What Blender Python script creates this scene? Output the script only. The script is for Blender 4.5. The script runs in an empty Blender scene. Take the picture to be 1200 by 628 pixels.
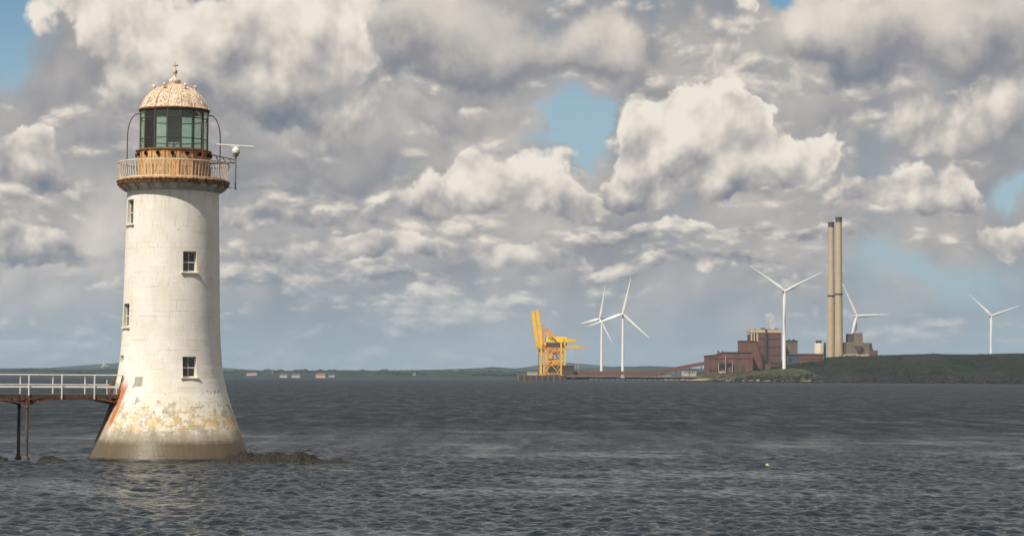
import bpy, bmesh, math, random
import numpy as np
from mathutils import Vector, Matrix
random.seed(7)
rng = np.random.default_rng(11)
R = math.radians
SC = bpy.context.scene
COL = SC.collection

# ------------------------------------------------------------------ camera
F_PX = 2596.0                       # focal length in photo pixels (photo is 1200 wide)
CAM_Z = 5.2
PITCH, ROLL = R(2.82), R(0.36)
cam_data = bpy.data.cameras.new('camera')
cam_data.sensor_width = 36.0
cam_data.lens = F_PX / 1200.0 * 36.0
cam_data.clip_start = 1.0
cam_data.clip_end = 120000.0
cam = bpy.data.objects.new('camera', cam_data)
COL.objects.link(cam)
cam.matrix_world = (Matrix.Translation((0, 0, CAM_Z)) @ Matrix.Rotation(PITCH, 4, 'X')
                    @ Matrix.Rotation(math.pi / 2, 4, 'X') @ Matrix.Rotation(ROLL, 4, 'Z'))
SC.camera = cam

# ------------------------------------------------------------------ sun, exposure
SUN_EL, SUN_AZ = R(50.0), R(216.0)   # azimuth measured clockwise from +Y: behind the camera, to the left
SUN_DIR = Vector((math.sin(SUN_AZ) * math.cos(SUN_EL), math.cos(SUN_AZ) * math.cos(SUN_EL), math.sin(SUN_EL)))
sun_data = bpy.data.lights.new('sun', 'SUN')
sun_data.energy = 5.0
sun_data.angle = R(0.53)
sun_data.color = (1.0, 0.925, 0.80)
sun = bpy.data.objects.new('sun', sun_data)
COL.objects.link(sun)
sun.rotation_euler = (-SUN_DIR).to_track_quat('-Z', 'Y').to_euler()
sun.location = SUN_DIR * 200.0
SC.view_settings.view_transform = 'Standard'
SC.view_settings.look = 'None'
SC.view_settings.exposure = 0.0
SC.view_settings.gamma = 1.0
SC.view_settings.use_curve_mapping = False
SC.render.engine = 'CYCLES'
SC.cycles.max_bounces = 6
SC.cycles.volume_bounces = 3
SC.cycles.use_adaptive_sampling = True
SC.cycles.adaptive_threshold = 0.012
SC.cycles.adaptive_min_samples = 16
SC.cycles.use_denoising = True
SC.cycles.denoiser = 'OPENIMAGEDENOISE'

# ------------------------------------------------------------------ small node language
class V:
    """a socket with arithmetic: every operator adds one node to the tree"""
    def __init__(s, g, sock): s.g, s.k = g, sock
    def _b(s, op, o, r=False): return s.g.m(op, o, s) if r else s.g.m(op, s, o)
    def __add__(s, o): return s._b('ADD', o)
    def __radd__(s, o): return s._b('ADD', o)
    def __sub__(s, o): return s._b('SUBTRACT', o)
    def __rsub__(s, o): return s._b('SUBTRACT', o, True)
    def __mul__(s, o): return s._b('MULTIPLY', o)
    def __rmul__(s, o): return s._b('MULTIPLY', o)
    def __truediv__(s, o): return s._b('DIVIDE', o)
    def __rtruediv__(s, o): return s._b('DIVIDE', o, True)
    def __neg__(s): return s._b('MULTIPLY', -1.0)

class G:
    def __init__(s, tree): s.t = tree
    def n(s, typ, **kw):
        nd = s.t.nodes.new(typ)
        for k, v in kw.items(): setattr(nd, k, v)
        return nd
    def put(s, sock, v):
        if isinstance(v, V): s.t.links.new(v.k, sock)
        elif isinstance(v, bpy.types.NodeSocket): s.t.links.new(v, sock)
        elif v is not None:
            if isinstance(v, (tuple, list)) and len(v) == 3 and sock.type == 'RGBA': v = (*v, 1.0)
            sock.default_value = v
    def m(s, op, a, b=None, c=None, clamp=False):
        nd = s.n('ShaderNodeMath', operation=op, use_clamp=clamp)
        for i, v in enumerate((a, b, c)):
            if v is not None: s.put(nd.inputs[i], v)
        return V(s, nd.outputs[0])
    def ma(s, a, b, c): return s.m('MULTIPLY_ADD', a, b, c)
    def mx(s, a, b): return s.m('MAXIMUM', a, b)
    def mn(s, a, b): return s.m('MINIMUM', a, b)
    def clamp(s, a): return s.m('ADD', a, 0.0, clamp=True)
    def abs(s, a): return s.m('ABSOLUTE', a)
    def smooth(s, a, lo, hi, o0=0.0, o1=1.0):
        nd = s.n('ShaderNodeMapRange', interpolation_type='SMOOTHSTEP')
        for i, v in enumerate((a, lo, hi, o0, o1)): s.put(nd.inputs[i], v)
        return V(s, nd.outputs[0])
    def lin(s, a, lo, hi, o0=0.0, o1=1.0):
        nd = s.n('ShaderNodeMapRange')
        for i, v in enumerate((a, lo, hi, o0, o1)): s.put(nd.inputs[i], v)
        return V(s, nd.outputs[0])
    def comb(s, x, y, z=0.0):
        nd = s.n('ShaderNodeCombineXYZ')
        for i, v in enumerate((x, y, z)): s.put(nd.inputs[i], v)
        return V(s, nd.outputs[0])
    def sep(s, v):
        nd = s.n('ShaderNodeSeparateXYZ'); s.put(nd.inputs[0], v)
        return [V(s, o) for o in nd.outputs]
    def vm(s, op, a, b=None):
        nd = s.n('ShaderNodeVectorMath', operation=op)
        s.put(nd.inputs[0], a)
        if b is not None: s.put(nd.inputs[1], b)
        return V(s, nd.outputs[0])
    def noise(s, vec, scale=1.0, detail=4.0, rough=0.5, dist=0.0, dim='3D', lac=2.0, col=False):
        nd = s.n('ShaderNodeTexNoise', noise_dimensions=dim)
        s.put(nd.inputs['Vector'], vec)
        for k, v in (('Scale', scale), ('Detail', detail), ('Roughness', rough), ('Distortion', dist), ('Lacunarity', lac)):
            s.put(nd.inputs[k], v)
        return V(s, nd.outputs['Color' if col else 'Fac'])
    def voro(s, vec, scale=1.0, detail=0.0, rough=0.5, dim='3D', feature='F1', out='Distance', rand=1.0, smooth=None):
        nd = s.n('ShaderNodeTexVoronoi', voronoi_dimensions=dim, feature=feature)
        s.put(nd.inputs['Vector'], vec); s.put(nd.inputs['Scale'], scale)
        for k, v in (('Detail', detail), ('Roughness', rough), ('Randomness', rand), ('Smoothness', smooth)):
            if k in nd.inputs and v is not None: s.put(nd.inputs[k], v)
        return V(s, nd.outputs[out])
    def mix(s, f, a, b, blend='MIX'):
        nd = s.n('ShaderNodeMix', data_type='RGBA', blend_type=blend)
        s.put(nd.inputs[0], f); s.put(nd.inputs[6], a); s.put(nd.inputs[7], b)
        return V(s, nd.outputs[2])
    def ramp(s, f, stops):
        nd = s.n('ShaderNodeValToRGB'); s.put(nd.inputs[0], f)
        e = nd.color_ramp.elements
        while len(e) < len(stops): e.new(0.5)
        for el, (p, c) in zip(e, stops):
            el.position = p; el.color = (*c, 1.0) if len(c) == 3 else c
        return V(s, nd.outputs[0])

# ------------------------------------------------------------------ world: broken cumulus over a clear sky
world = bpy.data.worlds.new('World')
SC.world = world
world.use_nodes = True
world.node_tree.nodes.clear()
world.cycles.sampling_method = 'MANUAL'
world.cycles.sample_map_resolution = 512
W = G(world.node_tree)
SKY_S = 0.10

def sky_xy(px, py):                 # photo pixel -> cloud coordinates (1 unit = 100 photo pixels = 2.2 degrees)
    return (px - 600.0) / 100.0, (442.0 + (px - 600.0) * 0.0063 - py) / 100.0

def build_world():
    g = W
    K = F_PX / 100.0
    dvec = V(g, g.n('ShaderNodeTexCoord').outputs['Generated'])
    dx, dy, dz = g.sep(dvec)
    s = 2.0 * K / (dy + 1.04)         # stereographic sheet: even over the dome, no pinch overhead
    X0 = dx * s
    Y0 = g.abs(dz * s)
    el = Y0
    # clouds flatten with distance towards the horizon
    YP = g.m('POWER', g.mx(Y0, 0.001), 0.80) * 1.40
    base = g.comb(X0, YP)
    wn = g.noise(base, 0.7, 1.0, 0.4, dim='2D', col=True)
    wx, wy, _ = g.sep(wn)
    X = g.ma(wx - 0.5, 0.8, X0)
    Y = g.ma((wy - 0.5), g.lin(Y0, 0.0, 3.0, 0.35, 0.9), Y0)

    fn = g.noise(base, 1.6, 4.0, 0.6, dim='2D', col=True)          # ragged outlines
    fx, fy, _ = g.sep(fn)
    XM = g.ma(fx - 0.5, 0.75, X)
    YM = g.ma(fy - 0.5, g.lin(Y0, 0.0, 3.0, 0.25, 0.65), Y)

    def macro(X, Y, blobs):
        acc = None
        for (px, py, rx, rt, rb, w) in blobs:
            cx, cy = sky_xy(px, py)
            a = g.ma(X, 100.0 / rx, -cx * 100.0 / rx)
            u = g.ma(Y, 100.0 / rt, -cy * 100.0 / rt)
            d = g.ma(Y, -100.0 / rb, cy * 100.0 / rb)
            q = g.ma(a, a, g.m('POWER', g.mx(u, d), 2.0))
            e = g.m('EXPONENT', -q)
            acc = e * w if acc is None else g.ma(e, w, acc)
        return acc

    def sheet(seed, scale, stretch, amp, puff, ds, octs=6.0):
        """billow field and its slope towards the sun: value, value - value nearer the sun"""
        b2 = g.comb(g.ma(wx - 0.5, 0.30, X0 + seed * 13.7), g.ma(YP + (wy - 0.5) * 0.30, stretch, seed * 7.3))
        def det(v):
            f = g.noise(v, 1.2 * scale, octs, 0.52, dim='2D') - 0.5
            if puff <= 0: return f * amp
            v2 = g.vm('ADD', v, g.comb(f * 0.20, f * -0.15))
            p = 0.42 - g.voro(v2, 1.5 * scale, 3.0, 0.52, dim='2D', feature='SMOOTH_F1', smooth=0.2)
            return f * amp + p * puff
        D0 = det(b2)
        D1 = det(g.vm('ADD', b2, (ds[0], ds[1] * stretch, 0)))
        return b2, D0, D0 - D1

    sky = g.n('ShaderNodeTexSky', sky_type='NISHITA', sun_disc=False)
    sky.sun_elevation = SUN_EL
    sky.sun_rotation = SUN_AZ
    sky.air_density = 1.0
    sky.dust_density = 0.3
    sky.ozone_density = 2.0
    def sc(c, k=1.0 / SKY_S):
        nd = g.n('ShaderNodeVectorMath', operation='SCALE'); g.put(nd.inputs[0], c); nd.inputs['Scale'].default_value = k
        return V(g, nd.outputs[0])
    hz = g.smooth(Y0, -0.1, 1.6)       # distant clouds are greyed by the air
    hazec = (0.300, 0.372, 0.440)
    def shade(sh, hmax, stops):
        return sc(g.mix(g.lin(hz, 0, 1, hmax, 0.0), g.ramp(sh, stops), hazec))
    stops = [(0.0, (0.165, 0.195, 0.245)), (0.30, (0.300, 0.296, 0.312)), (0.55, (0.495, 0.462, 0.435)), (0.85, (0.79, 0.715, 0.625)), (1.0, (0.87, 0.80, 0.71))]
    low_air = g.ramp(g.lin(Y0, 0, 5), [(0, (0.29, 0.40, 0.47)), (0.35, (0.32, 0.45, 0.52)), (0.62, (0.30, 0.44, 0.52)), (0.9, (0.10, 0.27, 0.42))])
    colr = g.mix(g.lin(Y0, 0.0, 5.0, 0.97, 0.55), V(g, sky.outputs[0]), sc(low_air))
    bA, A0, AS = sheet(2.0, 0.95, 1.0, 0.50, 0.80, (-0.11, 0.18))
    bB, B0, BS = sheet(3.0, 0.50, 1.0, 0.60, 0.45, (-0.16, 0.26))
    bC, C0, CS = sheet(1.0, 1.15, 1.9, 0.75, 0.70, (-0.07, 0.11))
    holes = macro(XM, YM, HOLES)
    # overcast veil, open in places
    low = g.noise(bB, 0.35, 2.0, 0.5, dim='2D') - 0.5
    colr = g.mix(g.smooth(g.ma(low, 0.8, B0 * 0.7) + holes + 0.95, 0.0, 0.9), colr, shade(g.ma(BS, 0.55, 0.40) + low * 0.7, 0.93, stops))
    # small distant clouds in rows, and the same kind of cumulus all round the horizon
    rows = g.noise(g.comb(X0 * 0.30, YP * 2.1), 1.0, 3.0, 0.5, dim='2D') - 0.5
    F1 = g.ma(rows, 1.9, C0) + holes * 0.8 + 0.42
    tone = macro(X, Y, TONES)
    colr = g.mix(g.smooth(F1, 0.0, 0.60), colr, shade(g.ma(CS, 0.70, 0.50) + rows * 0.75 + tone, 0.84, stops))
    F2 = g.ma(low, 1.3, A0) + holes + g.smooth(Y0, 3.6, 5.5, -0.10, 0.06)
    colr = g.mix(g.smooth(F2, 0.0, 0.35), colr, shade(g.ma(AS, 0.6, 0.50), 0.85, stops))
    # the separate cumulus in view, back to front
    for (sheet_id, ybase, ytop, s_bot, s_top, edge, amp, relief, lobes) in CLOUDS:
        D, S = {'A': (A0, AS), 'B': (B0, BS), 'C': (C0, CS)}[sheet_id]
        M = macro(XM, YM, [(*l, 1.0) for l in lobes])
        cx = sum(l[0] for l in lobes) / len(lobes)
        yb, yt = sky_xy(cx, ybase)[1], sky_xy(cx, ytop)[1]
        t = g.smooth(g.ma(D, 0.22, YM), yb - 0.04, yb + (yt - yb) * 0.80)
        Fc = g.ma(D, amp, g.mn(M, 1.25)) - 0.36
        al = g.smooth(Fc / g.lin(t, 0.0, 0.8, edge * (1.5 if sheet_id == 'B' else 2.3), edge * 1.45), 0.0, 1.0)
        sh = g.ma(S, relief, g.lin(t, 0.0, 1.0, s_bot, s_top + 0.05))
        sh = sh + g.smooth(Fc, 0.0, 0.55, 0.07, -0.05)
        colr = g.mix(al, colr, shade(sh, 0.85, stops))
    bg = g.n('ShaderNodeBackground')
    g.put(bg.inputs[0], colr); bg.inputs[1].default_value = SKY_S
    out = g.n('ShaderNodeOutputWorld')
    g.t.links.new(bg.outputs[0], out.inputs[0])

# centre x, y, half width, half height above, half height below (photo pixels), weight
HOLES = [
    (1085, 325, 80, 22, 30, -.8), (660, 150, 34, 24, 26, -1.5), (8, 30, 45, 70, 45, -2.6), (1190, 385, 90, 24, 40, -.35), (930, 2, 24, 18, 18, -1.5),
    (457, 194, 9, 9, 9, -1.2), (1178, 222, 26, 14, 14, -.9), (640, 180, 34, 14, 12, -.8),
]
# sheet, base y, crown y, shade at base, shade at crown, edge softness, raggedness, relief, lobes (x, y, half width, half height up, down)
CLOUDS = [
    ('C', 345, 305, .34, .62, .35, .7, .7, [(690, 326, 80, 16, 9), (800, 322, 90, 18, 9), (900, 326, 60, 14, 8)]),
    ('C', 352, 322, .32, .56, .35, .7, .7, [(330, 342, 110, 14, 8), (470, 338, 90, 14, 8), (190, 336, 70, 14, 8)]),
    ('A', 205, 95, .34, .66, .55, .8, .5, [(1020, 150, 90, 50, 36), (1130, 145, 110, 50, 38), (1210, 160, 70, 55, 34)]),
    ('C', 305, 262, .34, .70, .25, .7, .7, [(690, 288, 70, 20, 10), (790, 280, 80, 24, 11), (890, 282, 70, 20, 10), (955, 292, 40, 14, 8)]),
    ('A', 335, 268, .32, .66, .25, .7, .6, [(330, 314, 80, 22, 11), (440, 306, 80, 30, 13), (560, 304, 90, 26, 12), (640, 312, 50, 18, 10)]),
    ('A', 325, 255, .28, .58, .25, .8, .6, [(20, 300, 60, 34, 16), (100, 304, 60, 30, 14), (190, 306, 50, 22, 12)]),
    ('A', 255, 140, .34, .72, .25, .8, .6, [(20, 215, 60, 45, 24), (95, 222, 60, 40, 22), (60, 170, 30, 24, 24)]),
    ('A', 290, 225, .27, .62, .25, .7, .6, [(290, 264, 60, 28, 13), (380, 268, 60, 22, 12)]),
    ('A', 195, -10, .26, .84, .22, .8, .55, [(110, 35, 55, 45, 45), (190, 60, 90, 80, 55), (310, 75, 100, 95, 70), (405, 40, 60, 70, 45), (250, 140, 110, 60, 40), (380, 145, 70, 50, 30)]),
    ('B', 265, 140, .14, .38, .60, .7, .45, [(350, 205, 100, 45, 44), (440, 190, 50, 40, 40), (250, 200, 60, 40, 30)]),
    ('A', 120, -10, .46, .86, .25, 1.1, .7, [(845, 50, 34, 45, 55), (872, 14, 28, 26, 26), (815, 90, 26, 26, 26)]),
    ('B', 168, 105, .34, .54, .45, .7, .45, [(490, 142, 60, 28, 16), (580, 140, 62, 26, 16)]),
    ('B', 122, 20, .0, .68, .42, .95, .46, [(520, 66, 85, 75, 46), (620, 68, 95, 72, 46), (700, 60, 50, 55, 42), (455, 70, 30, 45, 44)]),
    ('B', 118, 10, .08, .72, .40, .95, .46, [(950, 70, 72, 66, 38), (1060, 60, 110, 72, 48), (1190, 66, 90, 72, 46)]),
    ('A', 308, 225, .36, .84, .20, .8, .6, [(1168, 282, 46, 32, 18), (1225, 275, 60, 45, 20)]),
    ('A', 278, 178, .32, .86, .20, .8, .6, [(1005, 240, 46, 42, 22), (1075, 228, 60, 48, 32), (1125, 240, 30, 28, 18)]),
    ('A', 290, 175, .34, .88, .19, .8, .62, [(672, 240, 34, 30, 22), (430, 270, 50, 34, 14), (495, 248, 55, 50, 24), (585, 232, 75, 66, 34), (555, 190, 40, 24, 30), (640, 240, 36, 34, 20)]),
    ('A', 262, 95, .30, .98, .17, .8, .62, [(706, 224, 32, 30, 20), (870, 165, 40, 30, 40), (830, 212, 100, 72, 32), (790, 150, 58, 46, 50), (905, 192, 56, 40, 38), (735, 226, 46, 34, 20), (755, 172, 40, 44, 40), (945, 165, 24, 18, 24)]),
]
TONES = [
    (420, 308, 200, 10, 10, .10), (430, 328, 230, 9, 9, -.08), (300, 362, 300, 9, 9, .10), (700, 350, 240, 8, 8, .10), (200, 330, 200, 8, 8, -.08),
]
build_world()

# ------------------------------------------------------------------ building helpers
CAM_M = cam.matrix_world.copy()
CAM_P = Vector((0, 0, CAM_Z))
def ray(px, py):
    return (CAM_M.to_3x3() @ Vector(((px - 600.0) / F_PX, (314.0 - py) / F_PX, -1.0)))
def at(px, py, Y):                   # the point at ground distance Y seen at a photo pixel
    r = ray(px, py)
    return CAM_P + r * (Y / r.y)
def ground(px, py, z=0.0):           # the point at height z seen at a photo pixel
    r = ray(px, py)
    return CAM_P + r * ((z - CAM_Z) / r.z)

def tag(o, label=None, cat=None, group=None, kind=None):
    if label: o['label'] = label
    if cat: o['category'] = cat
    if group: o['group'] = group
    if kind: o['kind'] = kind
    return o
def empty(name, loc=(0, 0, 0), rz=0.0, parent=None):
    o = bpy.data.objects.new(name, None)
    o.empty_display_size = 0.5
    COL.objects.link(o)
    o.location = loc
    o.rotation_euler = (0, 0, rz)
    if parent: o.parent = parent
    return o
def link(name, me, parent=None):
    o = bpy.data.objects.new(name, me)
    COL.objects.link(o)
    if parent: o.parent = parent
    return o

class MB:
    def __init__(s): s.v, s.f, s.sm = [], [], []
    def add(s, vs, fs, smooth=False, M=None):
        b = len(s.v)
        s.v += [tuple(M @ Vector(v)) if M is not None else tuple(v) for v in vs]
        s.f += [tuple(i + b for i in f) for f in fs]
        s.sm += [smooth] * len(fs)
        return s
    def box(s, c, size, M=None, bev=0.0):
        x, y, z = (k / 2.0 for k in size)
        if bev <= 0:
            vs = [(c[0] + i * x, c[1] + j * y, c[2] + k * z) for k in (-1, 1) for j in (-1, 1) for i in (-1, 1)]
            fs = [(0, 2, 3, 1), (4, 5, 7, 6), (0, 1, 5, 4), (2, 6, 7, 3), (0, 4, 6, 2), (1, 3, 7, 5)]
            return s.add(vs, fs, False, M)
        bm = bmesh.new(); bmesh.ops.create_cube(bm, size=1.0)
        for v in bm.verts: v.co = Vector((v.co.x * size[0], v.co.y * size[1], v.co.z * size[2]))
        bmesh.ops.bevel(bm, geom=list(bm.edges), offset=bev, segments=2, affect='EDGES', profile=0.5)
        vs = [(v.co.x + c[0], v.co.y + c[1], v.co.z + c[2]) for v in bm.verts]
        bm.verts.index_update()
        fs = [tuple(v.index for v in f.verts) for f in bm.faces]
        bm.free()
        return s.add(vs, fs, False, M)
    def box2(s, a, b, **k):
        return s.box([(p + q) / 2 for p, q in zip(a, b)], [abs(q - p) for p, q in zip(a, b)], **k)
    def tube(s, pts, r, n=8, caps=True, smooth=True):
        pts = [Vector(p) for p in pts]
        rr = r if isinstance(r, (list, tuple)) else [r] * len(pts)
        vs, fs = [], []
        prev = None
        for i, p in enumerate(pts):
            t = (pts[min(i + 1, len(pts) - 1)] - pts[max(i - 1, 0)]).normalized()
            if prev is None:
                u = t.cross(Vector((0, 0, 1)))
                if u.length < 1e-3: u = t.cross(Vector((0, 1, 0)))
            else:
                u = prev - t * prev.dot(t)
            u.normalize(); prev = u
            w = t.cross(u)
            for k in range(n):
                a = 2 * math.pi * k / n
                vs.append(p + (u * math.cos(a) + w * math.sin(a)) * rr[i])
        for i in range(len(pts) - 1):
            for k in range(n):
                fs.append((i * n + k, i * n + (k + 1) % n, (i + 1) * n + (k + 1) % n, (i + 1) * n + k))
        s.add(vs, fs, smooth)
        if caps:
            s.add(vs[:n], [tuple(range(n))[::-1]])
            s.add(vs[-n:], [tuple(range(n))])
        return s
    def bar(s, a, b, w, h=None, up=(0, 0, 1)):      # rectangular bar between two points
        a, b = Vector(a), Vector(b); h = h or w
        t = (b - a).normalized(); u = t.cross(Vector(up))
        if u.length < 1e-3: u = t.cross(Vector((0, 1, 0)))
        u.normalize(); v = u.cross(t)
        vs = [p + u * (i * w / 2) + v * (j * h / 2) for p in (a, b) for i, j in ((-1, -1), (1, -1), (1, 1), (-1, 1))]
        return s.add(vs, [(3, 2, 1, 0), (4, 5, 6, 7), (0, 1, 5, 4), (1, 2, 6, 5), (2, 3, 7, 6), (3, 0, 4, 7)])
    def lathe(s, prof, n=48, a0=0.0, a1=2 * math.pi, smooth=True, closed=True):
        full = abs(a1 - a0 - 2 * math.pi) < 1e-6
        m = n if full else n + 1
        vs, fs = [], []
        for (r, z) in prof:
            for k in range(m):
                a = a0 + (a1 - a0) * k / n
                vs.append((r * math.sin(a), -r * math.cos(a), z))
        for i in range(len(prof) - 1):
            for k in range(n):
                k2 = (k + 1) % m
                fs.append((i * m + k, i * m + k2, (i + 1) * m + k2, (i + 1) * m + k))
        return s.add(vs, fs, smooth)
    def prism(s, poly, d0, d1, axis='Y', M=None):   # polygon in XZ (axis Y) or XY (axis Z), extruded
        n = len(poly)
        if axis == 'Y': vs = [(x, d0, z) for x, z in poly] + [(x, d1, z) for x, z in poly]
        else: vs = [(x, y, d0) for x, y in poly] + [(x, y, d1) for x, y in poly]
        fs = [tuple(range(n)), tuple(range(2 * n - 1, n - 1, -1))]
        fs += [(i, i + n, (i + 1) % n + n, (i + 1) % n) for i in range(n)]
        return s.add(vs, fs, False, M)
    def mesh(s, name, mat, recalc=True):
        me = bpy.data.meshes.new(name)
        me.from_pydata(s.v, [], s.f)
        me.polygons.foreach_set('use_smooth', s.sm)
        if recalc:
            bm = bmesh.new(); bm.from_mesh(me)
            bmesh.ops.recalc_face_normals(bm, faces=bm.faces)
            bm.to_mesh(me); bm.free()
        if mat: me.materials.append(mat)
        me.update()
        return me
    def build(s, name, mat, parent=None, recalc=True):
        return link(name, s.mesh(name, mat, recalc), parent)

def copies(obj, placements):         # further objects that share the mesh; placements = [(loc, rz)]
    out = []
    for loc, rz in placements:
        c = obj.copy(); COL.objects.link(c)
        c.parent = obj.parent
        c.location = loc; c.rotation_euler = (0, 0, rz)
        out.append(c)
    return out
def ring(obj, n, skip_first=True, a0=0.0):
    return copies(obj, [((0, 0, 0), a0 + 2 * math.pi * k / n) for k in range(1 if skip_first else 0, n)])

# ------------------------------------------------------------------ materials
MATS = {}
def principled(name, setup):
    m = bpy.data.materials.new(name); m.use_nodes = True
    t = m.node_tree; t.nodes.clear()
    g = G(t)
    out = g.n('ShaderNodeOutputMaterial'); b = g.n('ShaderNodeBsdfPrincipled')
    t.links.new(b.outputs[0], out.inputs[0])
    d = setup(g) or {}
    bn = d.pop('bump_normal', None)
    for k, v in d.items():
        if k == 'bump':
            nd = g.n('ShaderNodeBump'); g.put(nd.inputs['Height'], v[0])
            if bn is not None: g.put(nd.inputs['Normal'], bn)
            nd.inputs['Strength'].default_value = v[1]; nd.inputs['Distance'].default_value = v[2]
            t.links.new(nd.outputs[0], b.inputs['Normal'])
        else:
            g.put(b.inputs[k], v)
    MATS[name] = m
    return m
def obj_co(g): return V(g, g.n('ShaderNodeTexCoord').outputs['Object'])
def geo_pos(g): return V(g, g.n('ShaderNodeNewGeometry').outputs['Position'])
def rnd(g): return V(g, g.n('ShaderNodeObjectInfo').outputs['Random'])

def weathered(name, c0, c1, dirt, scale, amount=0.5, rough=0.6, metal=0.0, streak=4.0, bump=0.3, bd=0.01):
    """paint or metal with blotches, run-down streaks and a slight difference from piece to piece"""
    def f(g):
        p = obj_co(g)
        p = g.vm('ADD', p, g.comb(rnd(g) * 31.0, rnd(g) * 17.0, rnd(g) * 23.0))
        n1 = g.noise(p, scale, 5.0, 0.6)
        st = g.noise(g.vm('MULTIPLY', p, (streak, streak, 0.7)), scale, 4.0, 0.6)
        n2 = g.noise(p, scale * 4.3, 4.0, 0.6)
        c = g.mix(g.smooth(n1, 0.35, 0.65), c0, c1)
        k = g.smooth(g.ma(st, 0.65, n2 * 0.35), 0.62 - 0.25 * amount, 0.78 - 0.25 * amount)
        c = g.mix(k, c, dirt)
        c = g.mix(0.22, c, g.mix(rnd(g), (0.0, 0.0, 0.0), (1.0, 1.0, 1.0)), 'OVERLAY')
        return {'Base Color': c, 'Roughness': g.lin(n2, 0.3, 0.7, rough - 0.1, rough + 0.12), 'Metallic': metal,
                'bump': (n2, bump, bd)}
    return principled(name, f)

# ------------------------------------------------------------------ lighthouse
LH_Y = 139.3
LH_C = at(201.6, 330, LH_Y); LH_C.z = 0.0
LH_S = math.hypot(LH_C.x, LH_C.y) / F_PX * math.cos(math.atan2(-LH_C.x, LH_C.y)) * 1.0   # metres per photo pixel at the tower
LH_RZ = math.atan2(-LH_C.x, LH_C.y)                       # turns local -Y towards the camera
def lz(py): return at(201.6, py, LH_Y).z
def lr(px): return px * LH_S

PROF_PX = [(575, 113), (556, 104), (540, 96.0), (528, 91.0), (512, 84.3), (495, 77.6), (477, 71.2), (460, 65.8), (442, 61.8), (425, 59.4),
           (405, 57.8), (390, 56.9), (338, 55.6), (280, 54.5), (226, 53.3)]
PZ = np.array([lz(y) for y, r in PROF_PX]); PR = np.array([lr(r) for y, r in PROF_PX])
def tower_r(z): return float(np.interp(z, PZ, PR))
Z_TOP = PZ[-1]

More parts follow.
